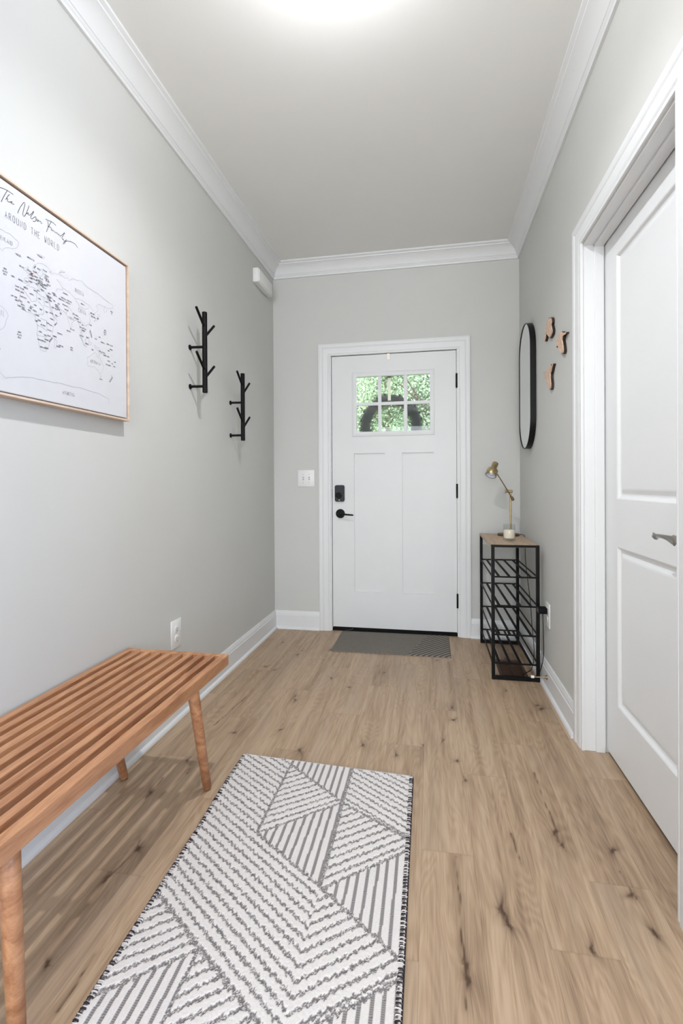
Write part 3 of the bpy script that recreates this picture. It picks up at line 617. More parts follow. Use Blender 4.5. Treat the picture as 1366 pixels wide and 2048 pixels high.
SM = [('ICELAND',-19,65),('NORWEGIAN SEA',2,69),('SVALBARD',18,78),('IRELAND',-14,54),('ENGLAND',-1,54),('FRANCE',2,46),('SPAIN',-5,40),('PORTUGAL',-15,38),('NORWAY',9,62),('SWEDEN',16,62),('FINLAND',27,64),('ESTONIA',31,59),('LATVIA',29,57),('LITHUANIA',30,55),('BELARUS',32,53),('POLAND',20,52),('GERMANY',11,51),('UKRAINE',34,49),('ROMANIA',25,46),('BULGARIA',26,43),('SERBIA',21,44),('ITALY',12,43),('GREECE',22,39),('TURKEY',35,39),('CYPRUS',32,35),('SYRIA',38,35),('IRAQ',44,33),('IRAN',53,32),('AFGHANISTAN',66,34),('PAKISTAN',69,29),('KAZAKHSTAN',67,49),('UZBEKISTAN',63,42),('MONGOLIA',104,47),('TAJIKISTAN',72,39),('NEPAL',84,28),('BHUTAN',91,28),('MYANMAR',96,21),('THAILAND',101,15),('VIETNAM',108,15),('LAOS',103,19),('CAMBODIA',105,12),('MALAYSIA',102,4),('INDONESIA',113,-4),('PHILIPPINES',123,12),('TAIWAN',122,24),('JAPAN',140,38),('SOUTH KOREA',129,37),('NORTH KOREA',127,41),('SRI LANKA',81,7),('MALDIVES',73,3),('YEMEN',48,16),('OMAN',57,21),('SAUDI ARABIA',45,24),('EGYPT',30,27),('LIBYA',17,27),('ALGERIA',3,28),('MOROCCO',-7,32),('WESTERN SAHARA',-17,25),('MAURITANIA',-11,20),('MALI',-2,17),('NIGER',9,17),('CHAD',19,15),('SUDAN',30,15),('ERITREA',39,16),('ETHIOPIA',40,9),('SOMALIA',47,5),('KENYA',38,1),('UGANDA',32,2),('TANZANIA',35,-6),('NIGERIA',8,10),('GHANA',-1,8),('TOGO',1,11),('BENIN',3,13),('GUINEA',-12,11),('SENEGAL',-16,14),('GAMBIA',-22,13),('SIERRA LEONE',-15,8),('LIBERIA',-11,6),('CAMEROON',12,6),('GABON',11,-1),('CONGO',16,1),('DR CONGO',23,-3),('ANGOLA',18,-12),('ZAMBIA',27,-14),('MALAWI',34,-13),('ZIMBABWE',29,-19),('BOTSWANA',24,-22),('NAMIBIA',16,-22),('SOUTH AFRICA',23,-30),('LESOTHO',29,-29),('MOZAMBIQUE',37,-17),('MAURITIUS',57,-20),('REUNION',52,-22),('SEYCHELLES',55,-5),('COMOROS',45,-11),('CAPE VERDE',-26,16),('CANARY ISLANDS',-17,29),('AZORES',-28,38),('NORTH',-40,42),('ATLANTIC',-40,39),('OCEAN',-40,36),('SOUTH',-18,-22),('ATLANTIC',-18,-25),('OCEAN',-18,-28),('INDIAN',79,-17),('OCEAN',79,-20),('NORTH',158,26),('PACIFIC',158,23),('OCEAN',158,20),('BERING',176,58),('SEA',176,55),('PAPUA NEW GUINEA',150,-7),('SOLOMON ISLANDS',161,-10),('VANUATU',167,-16),('FIJI',177,-18),('NEW CALEDONIA',166,-22),('TONGA',182,-21),('SAMOA',184,-14),('TASMANIA',147,-46),('NEW ZEALAND',173,-42),('GUAM',144,13),('PALAU',134,8),('MICRONESIA',152,7),('NAURU',167,-1),('KIRIBATI',174,2),('MARSHALL ISLANDS',170,8),('FALKLAND',-52,-48),('CROATIA',17,45),('AUSTRIA',14,48),('HUNGARY',19,47),('SLOVAKIA',19,49),('MOLDOVA',29,47),('GEORGIA',44,42),('ARMENIA',46,40),('KUWAIT',49,29),('QATAR',53,25),('BAHRAIN',50,27),('JORDAN',37,31),('ISRAEL',34,32),('LEBANON',34,34),('TUNISIA',10,34),('MALTA',15,36),('BANGLADESH',90,24),('BRUNEI',115,5),('TIMOR',126,-9),('KYRGYZSTAN',75,42),('TURKMENISTAN',59,39),('SWITZERLAND',7,47),('BELGIUM',3,50),('DENMARK',9,56),('ANDORRA',1,42)]
for s, lo, la in SM:
    y, z = LL(lo, la); an = {'NEW ZEALAND': 1.0, 'MOZAMBIQUE': .9, 'SOMALIA': .8, 'NORWAY': 1.0, 'PHILIPPINES': -1.2}.get(s, 0)
    text(b, s, y, z, .0042, .0014, .0007, .0007, an)
b.build('country_name_print', ink_m, fr)
text_b = MB(); y, z = LL(3, 52); text_b.lathe([(.0001, .0035), (.0022, .003), (.003, .0015), (.003, 0)], (XC, y, z), (1, 0, 0), n=14); text_b.build('pin', pin_m, fr, smooth=50)

# ------------------------------------------------------------------ branch coat hooks
def hook(label):
    r = empty('coat_hook', (0, 2.21, 1.54), label, 'coat hook', 'black branch coat hooks')
    px, py, z0, z1 = .074, 2.210, 1.540, 1.938
    MB().cyl((px, py, z0), (px, py, z1), .0125, n=24, bev=.0015).build('post', hook_m, r, smooth=40)
    for z in (1.765, 1.571):
        o = MB().cyl((px-.008, py-.006, z), (.004, py-.012, z), .0065, n=14).build('bracket', hook_m, r, smooth=40)
        MB().lathe([(.013, 0), (.013, .004), (.010, .006)], (.0, py-.012, z), (1, 0, 0), n=20).build('flange', hook_m, o, smooth=40)
    for zb_, (dx, dy, dz) in ((1.861, (.004, -.094, .070)), (1.649, (.004, -.094, .070)), (1.815, (.008, .088, .082)), (1.612, (.008, .088, .078))):
        MB().cyl((px, py, zb_), (px+dx, py+dy, zb_+dz), .0062, n=14, bev=.001).build('branch', hook_m, r, smooth=40)
    return r
h1 = hook('black branch coat hook on the left wall, nearer the map')
h2 = copy_tree(h1); h2.location = (0, 2.21+.485, 1.54-.193)
tag(h2, 'black branch coat hook on the left wall, lower one nearer the door')

# ------------------------------------------------------------------ chime box, switch, outlets
r = empty('door_chime', (0, 3.2, 2.445), 'white plastic chime box high on the left wall under the crown moulding', 'door chime')
MB().box(0, .040, 3.062, 3.345, 2.448, 2.543, .005, 3).build('cover', plate_m, r, smooth=40)
MB().box(.0385, .046, 3.072, 3.335, 2.455, 2.536, .003, 2).build('front_panel', plate_m, r, smooth=40)
r = empty('light_switch', (.252, D, 1.067), 'white double toggle light switch plate left of the entry door', 'light switch')
MB().box(.1885, .3155, D-.006, D, 1.068, 1.193, .0025, 2).build('plate', plate_m, r, smooth=40)
for x in (.229, .275):
    MB().box(x-.0055, x+.0055, D-.0075, D-.0055, 1.118, 1.143, .0005).build('toggle_slot', mat('pale_grey_slot', (176, 176, 174), .6, var=.02), r)
    b = MB(); b.box(x-.004, x+.004, D-.016, D-.006, 1.124, 1.134, .002); b.build('toggle', plate_m, r, smooth=40)
    for z in (1.1, 1.161): MB().cyl((x, D-.0055, z), (x, D-.0075, z), .0028, n=12).build('screw', nickel_m, r, smooth=40)
def outlet(x, y, z, sgn, label):
    r = empty('wall_outlet', (x, y, z-.06), label, 'wall outlet')
    f = lambda a, bb_, c_: sorted((x+sgn*a, x+sgn*bb_))
    def bx(d0, d1, y0, y1, z0, z1, bev, name, m, par, sm=None):
        xx = sorted((x+sgn*d0, x+sgn*d1)); return MB().box(xx[0], xx[1], y0, y1, z0, z1, bev).build(name, m, par, smooth=sm)
    bx(0, .0055, y-.043, y+.043, z-.064, z+.064, .002, 'plate', plate_m, r, 40)
    for dz in (.023, -.023):
        b = MB(); b.lathe([(.0175, 0), (.0175, .0022), (.016, .003)], (x+sgn*.005, y, z+dz), (sgn, 0, 0), n=24); s_ = b.build('socket', plate_m, r, smooth=40)
        bx(.0078, .0084, y-.0075, y-.0055, z+dz-.001, z+dz+.007, 0, 'slot', slot_m, s_)
        bx(.0078, .0084, y+.0055, y+.0075, z+dz-.001, z+dz+.006, 0, 'slot', slot_m, s_)
        b = MB(); b.cyl((x+sgn*.0078, y, z+dz-.008), (x+sgn*.0084, y, z+dz-.008), .0025, n=12); b.build('slot', slot_m, s_)
    return r
outlet(0, 2.046, .395, 1, 'white wall outlet on the left wall behind the far end of the bench')
ro = outlet(W, 2.688, .388, -1, 'white wall outlet on the right wall beside the shoe rack, adapter plugged in')

# ------------------------------------------------------------------ doormat and rug
def gridmesh(name, xf, nx, ny, colf, zf, m, parent=None, side=.0):
    s_, t_ = np.meshgrid(np.linspace(0, 1, nx), np.linspace(0, 1, ny)); X, Y = xf(s_, t_)
    C_, Hh = colf(X, Y); Z = zf(X, Y, s_, t_, Hh)
    # skirt: border ring down to the floor
    n = nx*ny; idx = np.arange(n).reshape(ny, nx)
    fs = np.stack([idx[:-1, :-1], idx[:-1, 1:], idx[1:, 1:], idx[1:, :-1]], -1).reshape(-1, 4)[:, ::-1]
    loop = np.concatenate([idx[0, :-1], idx[:-1, -1], idx[-1, :0:-1], idx[:0:-1, 0]])
    V_ = np.stack([X, Y, Z], -1).reshape(-1, 3); low = V_[loop].copy(); low[:, 2] = .0008
    li = n+np.arange(len(loop)); V_ = np.concatenate([V_, low])
    nxt = np.roll(np.arange(len(loop)), -1)
    sk = np.stack([loop, loop[nxt], li[nxt], li], -1)
    Fa = np.concatenate([fs, sk]).astype(np.int32)
    me = bpy.data.meshes.new(name); me.vertices.add(len(V_)); me.vertices.foreach_set('co', V_.ravel())
    me.loops.add(Fa.size); me.loops.foreach_set('vertex_index', Fa.ravel()); me.polygons.add(len(Fa))
    me.polygons.foreach_set('loop_start', np.arange(0, Fa.size, 4, dtype=np.int32)); me.polygons.foreach_set('loop_total', np.full(len(Fa), 4, dtype=np.int32))
    me.update(calc_edges=True)
    a = me.color_attributes.new('Col', 'FLOAT_COLOR', 'POINT')
    CC = np.concatenate([C_.reshape(-1, 3), C_.reshape(-1, 3)[loop]]); CC = np.concatenate([CC, np.ones((len(CC), 1))], 1)
    a.data.foreach_set('color', CC.ravel().astype(np.float32))
    return link(name, me, m, parent)
def hsh(a, b_): 
    v = np.sin(a*127.1+b_*311.7)*43758.5453; return v-np.floor(v)
# doormat
def matcol(X, Y):
    bnd = 1.02+(Y-3.045)*.30
    d1 = np.sin((X*.55+Y)*2*PI/.017); d2 = np.sin((X*.75-Y*.66)*2*PI/.026)
    rib = np.where(X > bnd, np.clip(d2*1.4, -1, 1), d1*.75)
    h = rib*.5+.5
    lo = np.array(lin((72, 68, 62))); hi = np.array(lin((146, 138, 128)))
    n_ = hsh(np.floor(X/.003), np.floor(Y/.003))[..., None]*.3+.85
    return (lo+(hi-lo)*np.where(X > bnd, h, .25+.5*h)[..., None])*n_, h
o = gridmesh('doormat', lambda s, t: (.524+(1.289-.524)*s, 3.047+(3.478-3.047)*t+.006*s), 380, 215, matcol, lambda X, Y, s, t, h: .005+.003*h*(np.minimum(np.minimum(s, 1-s)*40, np.minimum(t, 1-t)*25).clip(0, 1)), vcmat('mat_fibre'))
tag(o, 'grey ribbed rubber-backed doormat lying in front of the entry door', 'doormat')
# rug
def side(p, q, X, Y): return Y > p[1]+(q[1]-p[1])*(X-p[0])/(q[0]-p[0])
def rugcol(X, Y0):
    Y = np.where(Y0 < .70, Y0+.73, Y0)
    A_, B_ = .635, .873
    P1, P1b, P2, P4, P3, P3b, Q1, R0, R1 = (.635, 1.773), (.635, 1.405), (.872, 1.592), (.878, 1.242), (1.094, 1.463), (1.092, 1.412), (1.084, 1.095), (.872, .875), (1.089, 1.036)
    H0 = (.46, 1.148)
    def dl(p, q): return Y-(p[1]+(q[1]-p[1])*(X-p[0])/(q[0]-p[0]))
    V_, B, C = 0, 1, 2
    L1 = dl(H0, R0); LK = dl((.476, .903), (.628, 1.024))
    LM = dl((.635, .66), (.872, .85)); LR2 = dl(R0, (1.09, .72))
    regL = np.where(L1 > 0, B, np.where(LK > 0, C, V_))
    regM = np.where(dl(P1, P2) > 0, V_, np.where(dl(P1b, P2) > 0, C, np.where(dl(P1b, P4) > 0, V_, np.where(L1 > 0, B, np.where(LM > 0, C, V_)))))
    regR = np.where(dl(P2, P3) > 0, B, np.where(dl(P4, P3b) > 0, C, np.where(dl(P4, Q1) > 0, V_, np.where(dl(R0, R1) > 0, C, V_))))
    reg = np.where(X < A_, regL, np.where(X < B_, regM, regR))
    reg = np.where((X < A_) & (Y > 1.405) & (L1 > 0), B, reg)
    q = .0022
    cx = np.floor(X/q); cy = np.floor(Y0/q)
    jag = (hsh(np.floor(X/.0075), np.floor(Y0/.03))-.5)*.0055+.0022*np.sin(X*2*PI/.016)+(hsh(cx, cy)-.5)*.0035
    bt = (Y+.66*X+jag-(1.405+.66*.635))/.0308; ct = (Y-.745*X+jag-(1.405-.745*.635))/.0345
    fb = np.abs(bt-np.round(bt))*.0308; fc = np.abs(ct-np.round(ct))*.0345
    vt = (X-.663)/.0254; fv = np.abs(vt-np.round(vt))*.0254
    grey = np.where(reg == V_, fv < .0043, np.where(reg == B, fb < .0051, fc < .0054))
    # darker seams between the fields
    sm = np.zeros_like(X, bool)
    for d_, x0, x1 in ((dl(P1, P2), A_, B_), (dl(P1b, P2), A_, B_), (dl(P1b, P4), A_, B_), (dl(P2, P3), B_, 2), (dl(P4, P3b), B_, 2), (dl(P4, Q1), B_, 2), (dl(R0, R1), B_, 2), (L1, 0, B_), (LK, 0, A_)):
        sm |= (np.abs(d_+jag) < .0062) & (X >= x0) & (X < x1)
    sm |= (np.abs(X-A_+jag*.5) < .0036) & (Y > 1.405); sm |= (np.abs(X-A_) < .0045) & (Y < 1.03)
    sm |= (np.abs(X-B_+jag*.5) < .0034) & (Y > 1.24); 
    grey = grey | sm
    rnd = hsh(cx+3, cy+9); lad = (np.floor(Y0/.0040) % 2 == 0) if False else ((Y0/.0046) % 1 < .5)
    dark = np.array(lin((112, 107, 107))); mid = np.array(lin((160, 155, 154))); white = np.array(lin((228, 223, 220)))
    isV = (reg == V_) & ~sm
    gcol = np.where((np.where(isV, lad, rnd < .52))[..., None], dark, np.where((np.where(isV, True, rnd < .86))[..., None], mid, white))
    w = white*(.93+.09*hsh(cx, cy*1.7)[..., None])
    fz = np.sin(X*700+hsh(cx, cy)*2)*.5+.5
    return np.where(grey[..., None], gcol, w), np.where(grey, .25, .8+.25*hsh(cx*1.3, cy*.7))
def rugx(s, t):
    yf_ = 1.812-.033*s; yn = .20+.0*s; Y = yf_+(yn-yf_)*t
    xl = .429+.030*(1.81-Y)-.004*np.sin((1.81-Y)*9)*np.exp(-(Y-1.6)**2/.05); xr = 1.098+.008*(1.79-Y)
    return xl+(xr-xl)*s, Y
rg = gridmesh('area_rug', rugx, 300, 720, rugcol, lambda X, Y, s, t, h: .0055+.0028*h, vcmat('rug_wool'))
tag(rg, 'cream and grey runner rug with woven geometric chevron lines on the wood floor', 'rug')
bl = mat('rug_dark_thread', (42, 34, 40), .9, var=.2); wl = mat('rug_white_thread', (206, 200, 198), .9, var=.05)
for sgn, s0 in ((-1, 0.), (1, 1.)):
    for k, mm in ((0, bl), (1, wl)):
        b = MB(); ts = np.linspace(0.0, 1, 2)
        n = 300
        for i in range(n):
            if i % 2 != k and k == 1: continue
            tt_ = (i+.5)/n
            X, Y = rugx(np.array(s0), np.array(tt_)); x = float(X); y = float(Y)
            wdt = .0017 if k == 0 else .0016; inn = .009+.003*random.random()
            if k == 0 and i % 2 == 1: inn = .010
            if k == 0 and i % 2 == 0: continue
            sk = random.uniform(-.0015, .0015)
            b.tube([(x+sgn*.0016, y, .001), (x+sgn*.0022, y, .006), (x-sgn*.002, y+sk, .0098), (x-sgn*inn, y+sk*2, .0094), (x-sgn*(inn+.001), y+sk*2, .007)], wdt, n=5)
        if k == 0:
            pts = []
            for i in range(160):
                X, Y = rugx(np.array(s0), np.array(i/159.)); pts.append((float(X)+sgn*.0012, float(Y), .0032))
            b.tube(pts, .0028, n=6)
        b.build('edge_stitching', mm, rg, smooth=60, label='dark edge stitching' if k == 0 else 'white edge stitching')
# tufts at the far edge
b = MB()
for i in range(330):
    s_ = random.random(); X, Y = rugx(np.array(s_), np.array(0.)); x, y = float(X), float(Y)
    b.tube([(x, y-.002, .006), (x+random.uniform(-.003, .003), y+.003, .006), (x+random.uniform(-.005, .005), y+random.uniform(.004, .008), .002)], .0009, n=4)
o = b.build('fringe', wl, rg, kind='stuff')

# ------------------------------------------------------------------ shoe rack
RX0, RX1, RY0, RY1, RZ = 1.4965, 1.7485, 2.757, 3.395, .745
rk = empty('shoe_rack', ((RX0+RX1)/2, (RY0+RY1)/2, 0), 'narrow black metal shoe rack with wooden top against the right wall', 'shoe rack')
T = .0175
for x in (RX0, RX1-T):
    for y in (RY0, RY1-T): MB().box(x, x+T, y, y+T, 0, RZ, .0012).build('leg', black_m, rk)
for y in (RY0, RY1-T):
    MB().box(RX0+T-.001, RX1-T+.001, y, y+T, RZ-.0125, RZ-.0005, .001).build('top_rail', black_m, rk)
    MB().box(RX0+T-.001, RX1-T+.001, y, y+T, 0.001, .021, .001).build('bottom_rail', black_m, rk)
MB().box(RX0+.0005, RX1-.0005, RY0+T, RY1-.001, RZ-.016, RZ+.0004, .0015).build('top_board', racktop_m, rk)
for z in (.568, .408, .248, .091):
    sh = MB().box(RX0+T-.001, RX1-T+.001, RY0+.003, RY0+.012, z-.004, z+.004, .001).box(RX0+T-.001, RX1-T+.001, RY1-.012, RY1-.003, z-.004, z+.004, .001)
    for x in (RX0+.006, RX1-.006): sh.box(x-.0035, x+.0035, RY0+T-.002, RY1-T+.002, z-.0035, z+.0035, .001)
    shelf = sh.build('shelf', black_m, rk)
    for k in range(4):
        xc = RX0+.042+k*.0560
        MB().box(xc-.0072, xc+.0072, RY0+.012, RY1-.012, z-.001, z+.0025, .0005).build('slat', black_m, shelf)

# ------------------------------------------------------------------ brass task lamp
lp = empty('desk_lamp', (1.664, 3.262, RZ), 'brushed brass task lamp with tilted head at the back of the rack top', 'desk lamp')
LX, LY = 1.678, 3.262
MB().lathe([(.066, 0), (.068, .002), (.068, .011), (.064, .014), (.01, .015)], (1.664, LY, RZ+.0008), n=44).build('base', darkbrass_m, lp, smooth=40)
MB().cyl((LX, LY, RZ+.014), (LX, LY, 1.028), .0058, n=18).build('pole', brass_m, lp, smooth=40)
b = MB(); b.cyl((LX-.028, LY-.006, 1.034), (LX+.012, LY-.006, 1.033), .0088, n=20, bev=.001); b.lathe([(.013, 0), (.013, .004), (.009, .006)], (LX-.034, LY-.006, 1.034), (1, 0, 0), n=20)
jt = b.build('joint', brass_m, lp, smooth=40)
hp = Vector((1.594, LY-.012, 1.146))
MB().cyl(hp, (LX-.018, LY-.014, 1.034), .0035, n=12).cyl((LX-.018, LY-.014, 1.034), (LX+.005, LY-.014, .990), .0035, n=12).build('arm', darkbrass_m, lp, smooth=40)
MB().cyl((LX+.003, LY-.014, .998), (LX+.016, LY-.014, .974), .0085, n=16, bev=.002).build('counterweight', darkbrass_m, lp, smooth=40)
mouth = Vector((1.549, LY-.040, 1.136)); ax = Vector((.040, .046, .088)).normalized()
b = MB(); b.lathe([(.0345, 0), (.0352, .001), (.0352, .040), (.0325, .047), (.021, .058), (.0195, .061), (.0195, .098), (.017, .101), (.001, .1015), (.001, .099), (.016, .098), (.017, .060), (.0305, .044), (.0335, .038), (.0335, .001)], mouth, ax, n=44, caps=False)
sh = b.build('lamp_head', brass_m, lp, smooth=35)
b = MB(); b.lathe([(.0325, .002), (.0325, .036), (.028, .044), (.010, .046)], mouth, ax, n=36, caps=False); b.build('reflector', mat('white_enamel', (226, 228, 236), .4, var=.01), sh, smooth=50)
b = MB(); b.lathe([(.001, .004), (.012, .007), (.018, .016), (.018, .028), (.011, .044)], mouth, ax, n=24); b.build('bulb', mat('frosted_bulb', (236, 238, 246), .3, var=.01), sh, smooth=60)

# candle
cx, cy_ = 1.6225, 2.962
cj = empty('candle_jar', (cx, cy_, RZ), 'cream wax candle in a clear glass jar at the front of the rack top', 'candle')
b = MB(); b.lathe([(.0335, 0), (.0350, .003), (.0350, .096), (.0338, .0975), (.0325, .096), (.0325, .016), (.001, .014)], (cx, cy_, RZ+.0008), n=40, caps=False)
b.lathe([(.0335, 0), (.001, 0)], (cx, cy_, RZ+.0008), n=40, caps=False); b.build('jar', jar_m, cj, smooth=40)
wax = mat('cream_wax', (244, 232, 214), .5, var=.02); setin(wax.node_tree.nodes['Principled BSDF'], 'Subsurface Weight', .2)
MB().lathe([(.030, 0), (.0318, .003), (.0318, .046), (.028, .049), (.010, .0475), (.001, .048)], (cx, cy_, RZ+.0165), n=36).build('wax', wax, cj, smooth=40)
MB().cyl((cx, cy_, RZ+.0635), (cx+.001, cy_, RZ+.0745), .0009, n=6).build('wick', hook_m, cj)

# adapter and cord
ad = empty('power_adapter', (W-.006, 2.688, .411), 'black plug-in power adapter in the right wall outlet', 'power adapter')
MB().box(W-.052, W-.0085, 2.664, 2.712, .396, .428, .004).build('housing', rubber_m, ad, smooth=40)
MB().box(W-.0545, W-.0515, 2.672, 2.704, .401, .423, .001).build('face_plate', slot_m, ad)
def smooth_path(P, k=6):
    out = []; P = [Vector(p) for p in P]
    for i in range(len(P)-1):
        p0 = P[max(i-1, 0)]; p1 = P[i]; p2 = P[i+1]; p3 = P[min(i+2, len(P)-1)]
        for j in range(k):
            t_ = j/k; out.append(.5*((2*p1)+(-p0+p2)*t_+(2*p0-5*p1+4*p2-p3)*t_*t_+(-p0+3*p1-3*p2+p3)*t_**3))
    out.append(P[-1]); return out
b = MB(); b.tube(smooth_path([(1.722, 3.27, .752), (1.752, 3.29, .7495), (1.7595, 3.24, .735), (1.7565, 3.20, .60), (1.752, 3.10, .48), (1.750, 3.02, .38), (1.7475, 2.96, .25), (1.7465, 2.90, .12), (1.725, 2.86, .035), (1.68, 2.85, .004), (1.70, 2.80, .004), (1.738, 2.74, .055), (1.7535, 2.70, .16), (1.752, 2.69, .27), (1.750, 2.688, .34), (1.7485, 2.688, .395)]), .0019, n=8)
tag(b.build('lamp_cord', rubber_m, smooth=60), 'thin black lamp cord hanging behind the rack to the adapter', 'power cord')

# floor vent
r = empty('floor_vent', (1.62, 2.93, 0), 'dark brown slotted metal floor vent under the shoe rack', 'floor vent')
vb = mat('vent_brown', (86, 62, 48), .45, .3, var=.1)
b = MB(); b.sweep([(1.548, 2.79), (1.702, 2.79), (1.702, 3.075), (1.548, 3.075)], [(0, 0.0005), (0, .003), (.004, .0045), (.020, .0045), (.022, .0005)], XYZ, closed=True, side=1); b.build('frame', vb, r, smooth=30)
b = MB(); b.box(1.569, 1.681, 2.811, 3.054, .0004, .0008); b.build('duct_shadow_plate', rubber_m, r)  # black sheet standing in for the shade inside the duct
b = MB()
for k in range(20): b.box(1.570, 1.680, 2.815+k*.012, 2.8185+k*.012, .0008, .0036)
b.box(1.6225, 1.6275, 2.811, 3.054, .0008, .0038); b.build('louvre', vb, r)
r.children[1].name = 'duct_shade'

# door stop
r = empty('door_stop', (W-.0155, 2.648, .072), 'bronze door stop with white rubber tip on the right baseboard by the rack', 'door stop')
MB().lathe([(.013, 0), (.012, .003), (.006, .012), (.0042, .020), (.0038, .060), (.0038, .066)], (W-.0155, 2.648, .072), (-1, 0, -.02), n=18).build('rod', mat('satin_bronze', (150, 134, 116), .35, .9), r, smooth=40)
MB().lathe([(.0055, 0), (.0075, .002), (.0075, .014), (.005, .017)], (W-.0155-.064, 2.648, .0708), (-1, 0, 0), n=18).build('tip', plate_m, r, smooth=40)

# ------------------------------------------------------------------ mirror
MY, MZ, MW, MH = 3.137, 1.683, .182, .385    # centre and half sizes
def stadium(hw, hh, n=20):
    P = []
    r_ = hw; c_ = hh-hw
    for k in range(n+1): a_ = PI*k/n; P.append((MY+r_*math.cos(a_), MZ+c_+r_*math.sin(a_)))
    for k in range(n+1): a_ = PI+PI*k/n; P.append((MY+r_*math.cos(a_), MZ-c_+r_*math.sin(a_)))
    return P
mr = empty('wall_mirror', (W, MY, MZ-MH), 'tall oval mirror with thin black frame on the right wall above the rack', 'mirror')
P = stadium(MW, MH)
MB().sweep(P, [(0, .001), (0, .034), (.004, .034), (.004, .001)], lambda u, v, w: (W-w, u, v), closed=True, side=1).build('frame', mat('mirror_frame_black', (11, 10, 10), .4, 0, spec=.3), mr, smooth=40)
MB().prism(stadium(MW-.0042, MH-.0042), lambda u, v, w: (W-w, u, v), .002, .0305).build('glass', mirror_m, mr)

# ------------------------------------------------------------------ wooden birds
birdm = mat('pale_carved_wood', (214, 184, 160), .6, var=.22, scale=90); birdd = mat('bird_dark_edge', (44, 28, 22), .5, var=.3)
BD = [([(2.601,1.927),(2.556,1.913),(2.537,1.904),(2.528,1.89),(2.528,1.878),(2.537,1.872),(2.528,1.858),(2.514,1.836),(2.517,1.826),(2.538,1.817),(2.568,1.813),(2.597,1.83),(2.627,1.849),(2.632,1.867),(2.643,1.871),(2.654,1.843),(2.675,1.828),(2.688,1.831),(2.68,1.851),(2.666,1.884),(2.653,1.899),(2.637,1.911),(2.616,1.923)], 'carved wooden bird on the right wall, highest of three, head up and tail down', []),
([(2.369,1.782),(2.349,1.779),(2.329,1.767),(2.278,1.754),(2.278,1.748),(2.317,1.752),(2.331,1.748),(2.337,1.737),(2.324,1.712),(2.314,1.684),(2.318,1.674),(2.33,1.671),(2.349,1.675),(2.371,1.688),(2.4,1.708),(2.408,1.726),(2.425,1.735),(2.446,1.732),(2.447,1.737),(2.438,1.75),(2.434,1.764),(2.416,1.768),(2.412,1.777),(2.395,1.782)], 'carved wooden bird on the right wall closest to the closet door, beak pointing right', []),
([(2.512,1.672),(2.505,1.667),(2.527,1.653),(2.541,1.64),(2.556,1.630),(2.556,1.608),(2.545,1.576),(2.55,1.558),(2.567,1.553),(2.584,1.557),(2.607,1.572),(2.632,1.593),(2.652,1.616),(2.656,1.641),(2.67,1.652),(2.700,1.658),(2.722,1.668),(2.715,1.675),(2.69,1.668),(2.660,1.664),(2.640,1.667),(2.628,1.672),(2.6,1.670),(2.575,1.668),(2.560,1.680),(2.552,1.678),(2.556,1.664),(2.545,1.662),(2.530,1.668)], 'carved wooden bird on the right wall, lowest of three, beak towards the mirror', [])]
for poly, lab, _ in BD:
    cyc = sum(p[0] for p in poly)/len(poly); czc = sum(p[1] for p in poly)/len(poly)
    r = empty('wooden_bird', (W, cyc, czc), lab, 'wall decoration', 'carved wooden birds on the right wall')
    f = lambda u, v, w: (W-w, u, v)
    MB().prism(poly, f, .0005, .013).build('edge', birdd, r, label='dark stained edge')
    sm = [(cyc+(u-cyc)*.90, czc+(v-czc)*.90) for u, v in poly]
    b = MB(); b.prism([(cyc+(u-cyc)*.97, czc+(v-czc)*.97) for u, v in poly], f, .013, .0145); b.prism(sm, f, .0145, .017); b.build('face', birdm, r)

# ------------------------------------------------------------------ wreath, hanger, twig
wr = empty('wreath', (.880, D+.09, 1.527), 'dark leafy wreath hanging outside on the entry door glass', 'wreath')
wc = Vector((.880, D+.088, 1.522))
dk = mat('wreath_dark', (34, 42, 42), .8, var=.3, scale=40); lf = mat('wreath_leaf', (120, 138, 96), .6, var=.3, scale=30)
b = MB()
b.tube([(wc.x+.188*math.cos(2*PI*k/64), wc.y, wc.z+.188*math.sin(2*PI*k/64)) for k in range(64)], .02, n=10, closed=True, radii=[.034+.004*random.random() for _ in range(64)])
def leafq(b, p, d, n, L_, w_):
    d = d.normalized(); s_ = d.cross(n).normalized()*w_
    v = [b.bm.verts.new(q) for q in (p, p+d*L_*.4+s_, p+d*L_, p+d*L_*.4-s_)]
    c0 = b.bm.verts.new(p+d*L_*.45+n*w_*.4); 
    for i in range(4): b.bm.faces.new((v[i], v[(i+1) % 4], c0))
b.build('ring', dk, wr, smooth=60)
b = MB()
for k in range(420):
    a_ = random.random()*2*PI; rd = Vector((math.cos(a_), 0, math.sin(a_))); tg = Vector((-math.sin(a_), 0, math.cos(a_)))
    p = wc+rd*(.188+random.uniform(-.03, .03))+Vector((0, random.uniform(-.02, .02), 0))
    leafq(b, p, rd*random.uniform(-.5, .8)+tg*random.uniform(.2, 1)+Vector((0, random.uniform(-.2, .4), 0)), Vector((random.uniform(-.3, .3), -1, random.uniform(-.3, .3))).normalized(), random.uniform(.022, .042), .009)
b.build('dark_leaves', dk, wr, kind='stuff')
b = MB()
for k in range(150):
    a_ = random.random()*2*PI; inn = random.random() < .5
    rd = Vector((math.cos(a_), 0, math.sin(a_))); tg = Vector((-math.sin(a_), 0, math.cos(a_)))
    p = wc+rd*((.158 if inn else .215)+random.uniform(-.01, .01))+Vector((0, random.uniform(.0, .03), 0))
    leafq(b, p, rd*(-.7 if inn else .9)+tg*random.uniform(.2, 1), Vector((random.uniform(-.3, .3), -1, random.uniform(-.3, .3))).normalized(), random.uniform(.025, .045), .010)
b.build('green_leaves', lf, wr, kind='stuff')
hm = mat('cream_metal', (222, 212, 196), .4, .2, var=.03)
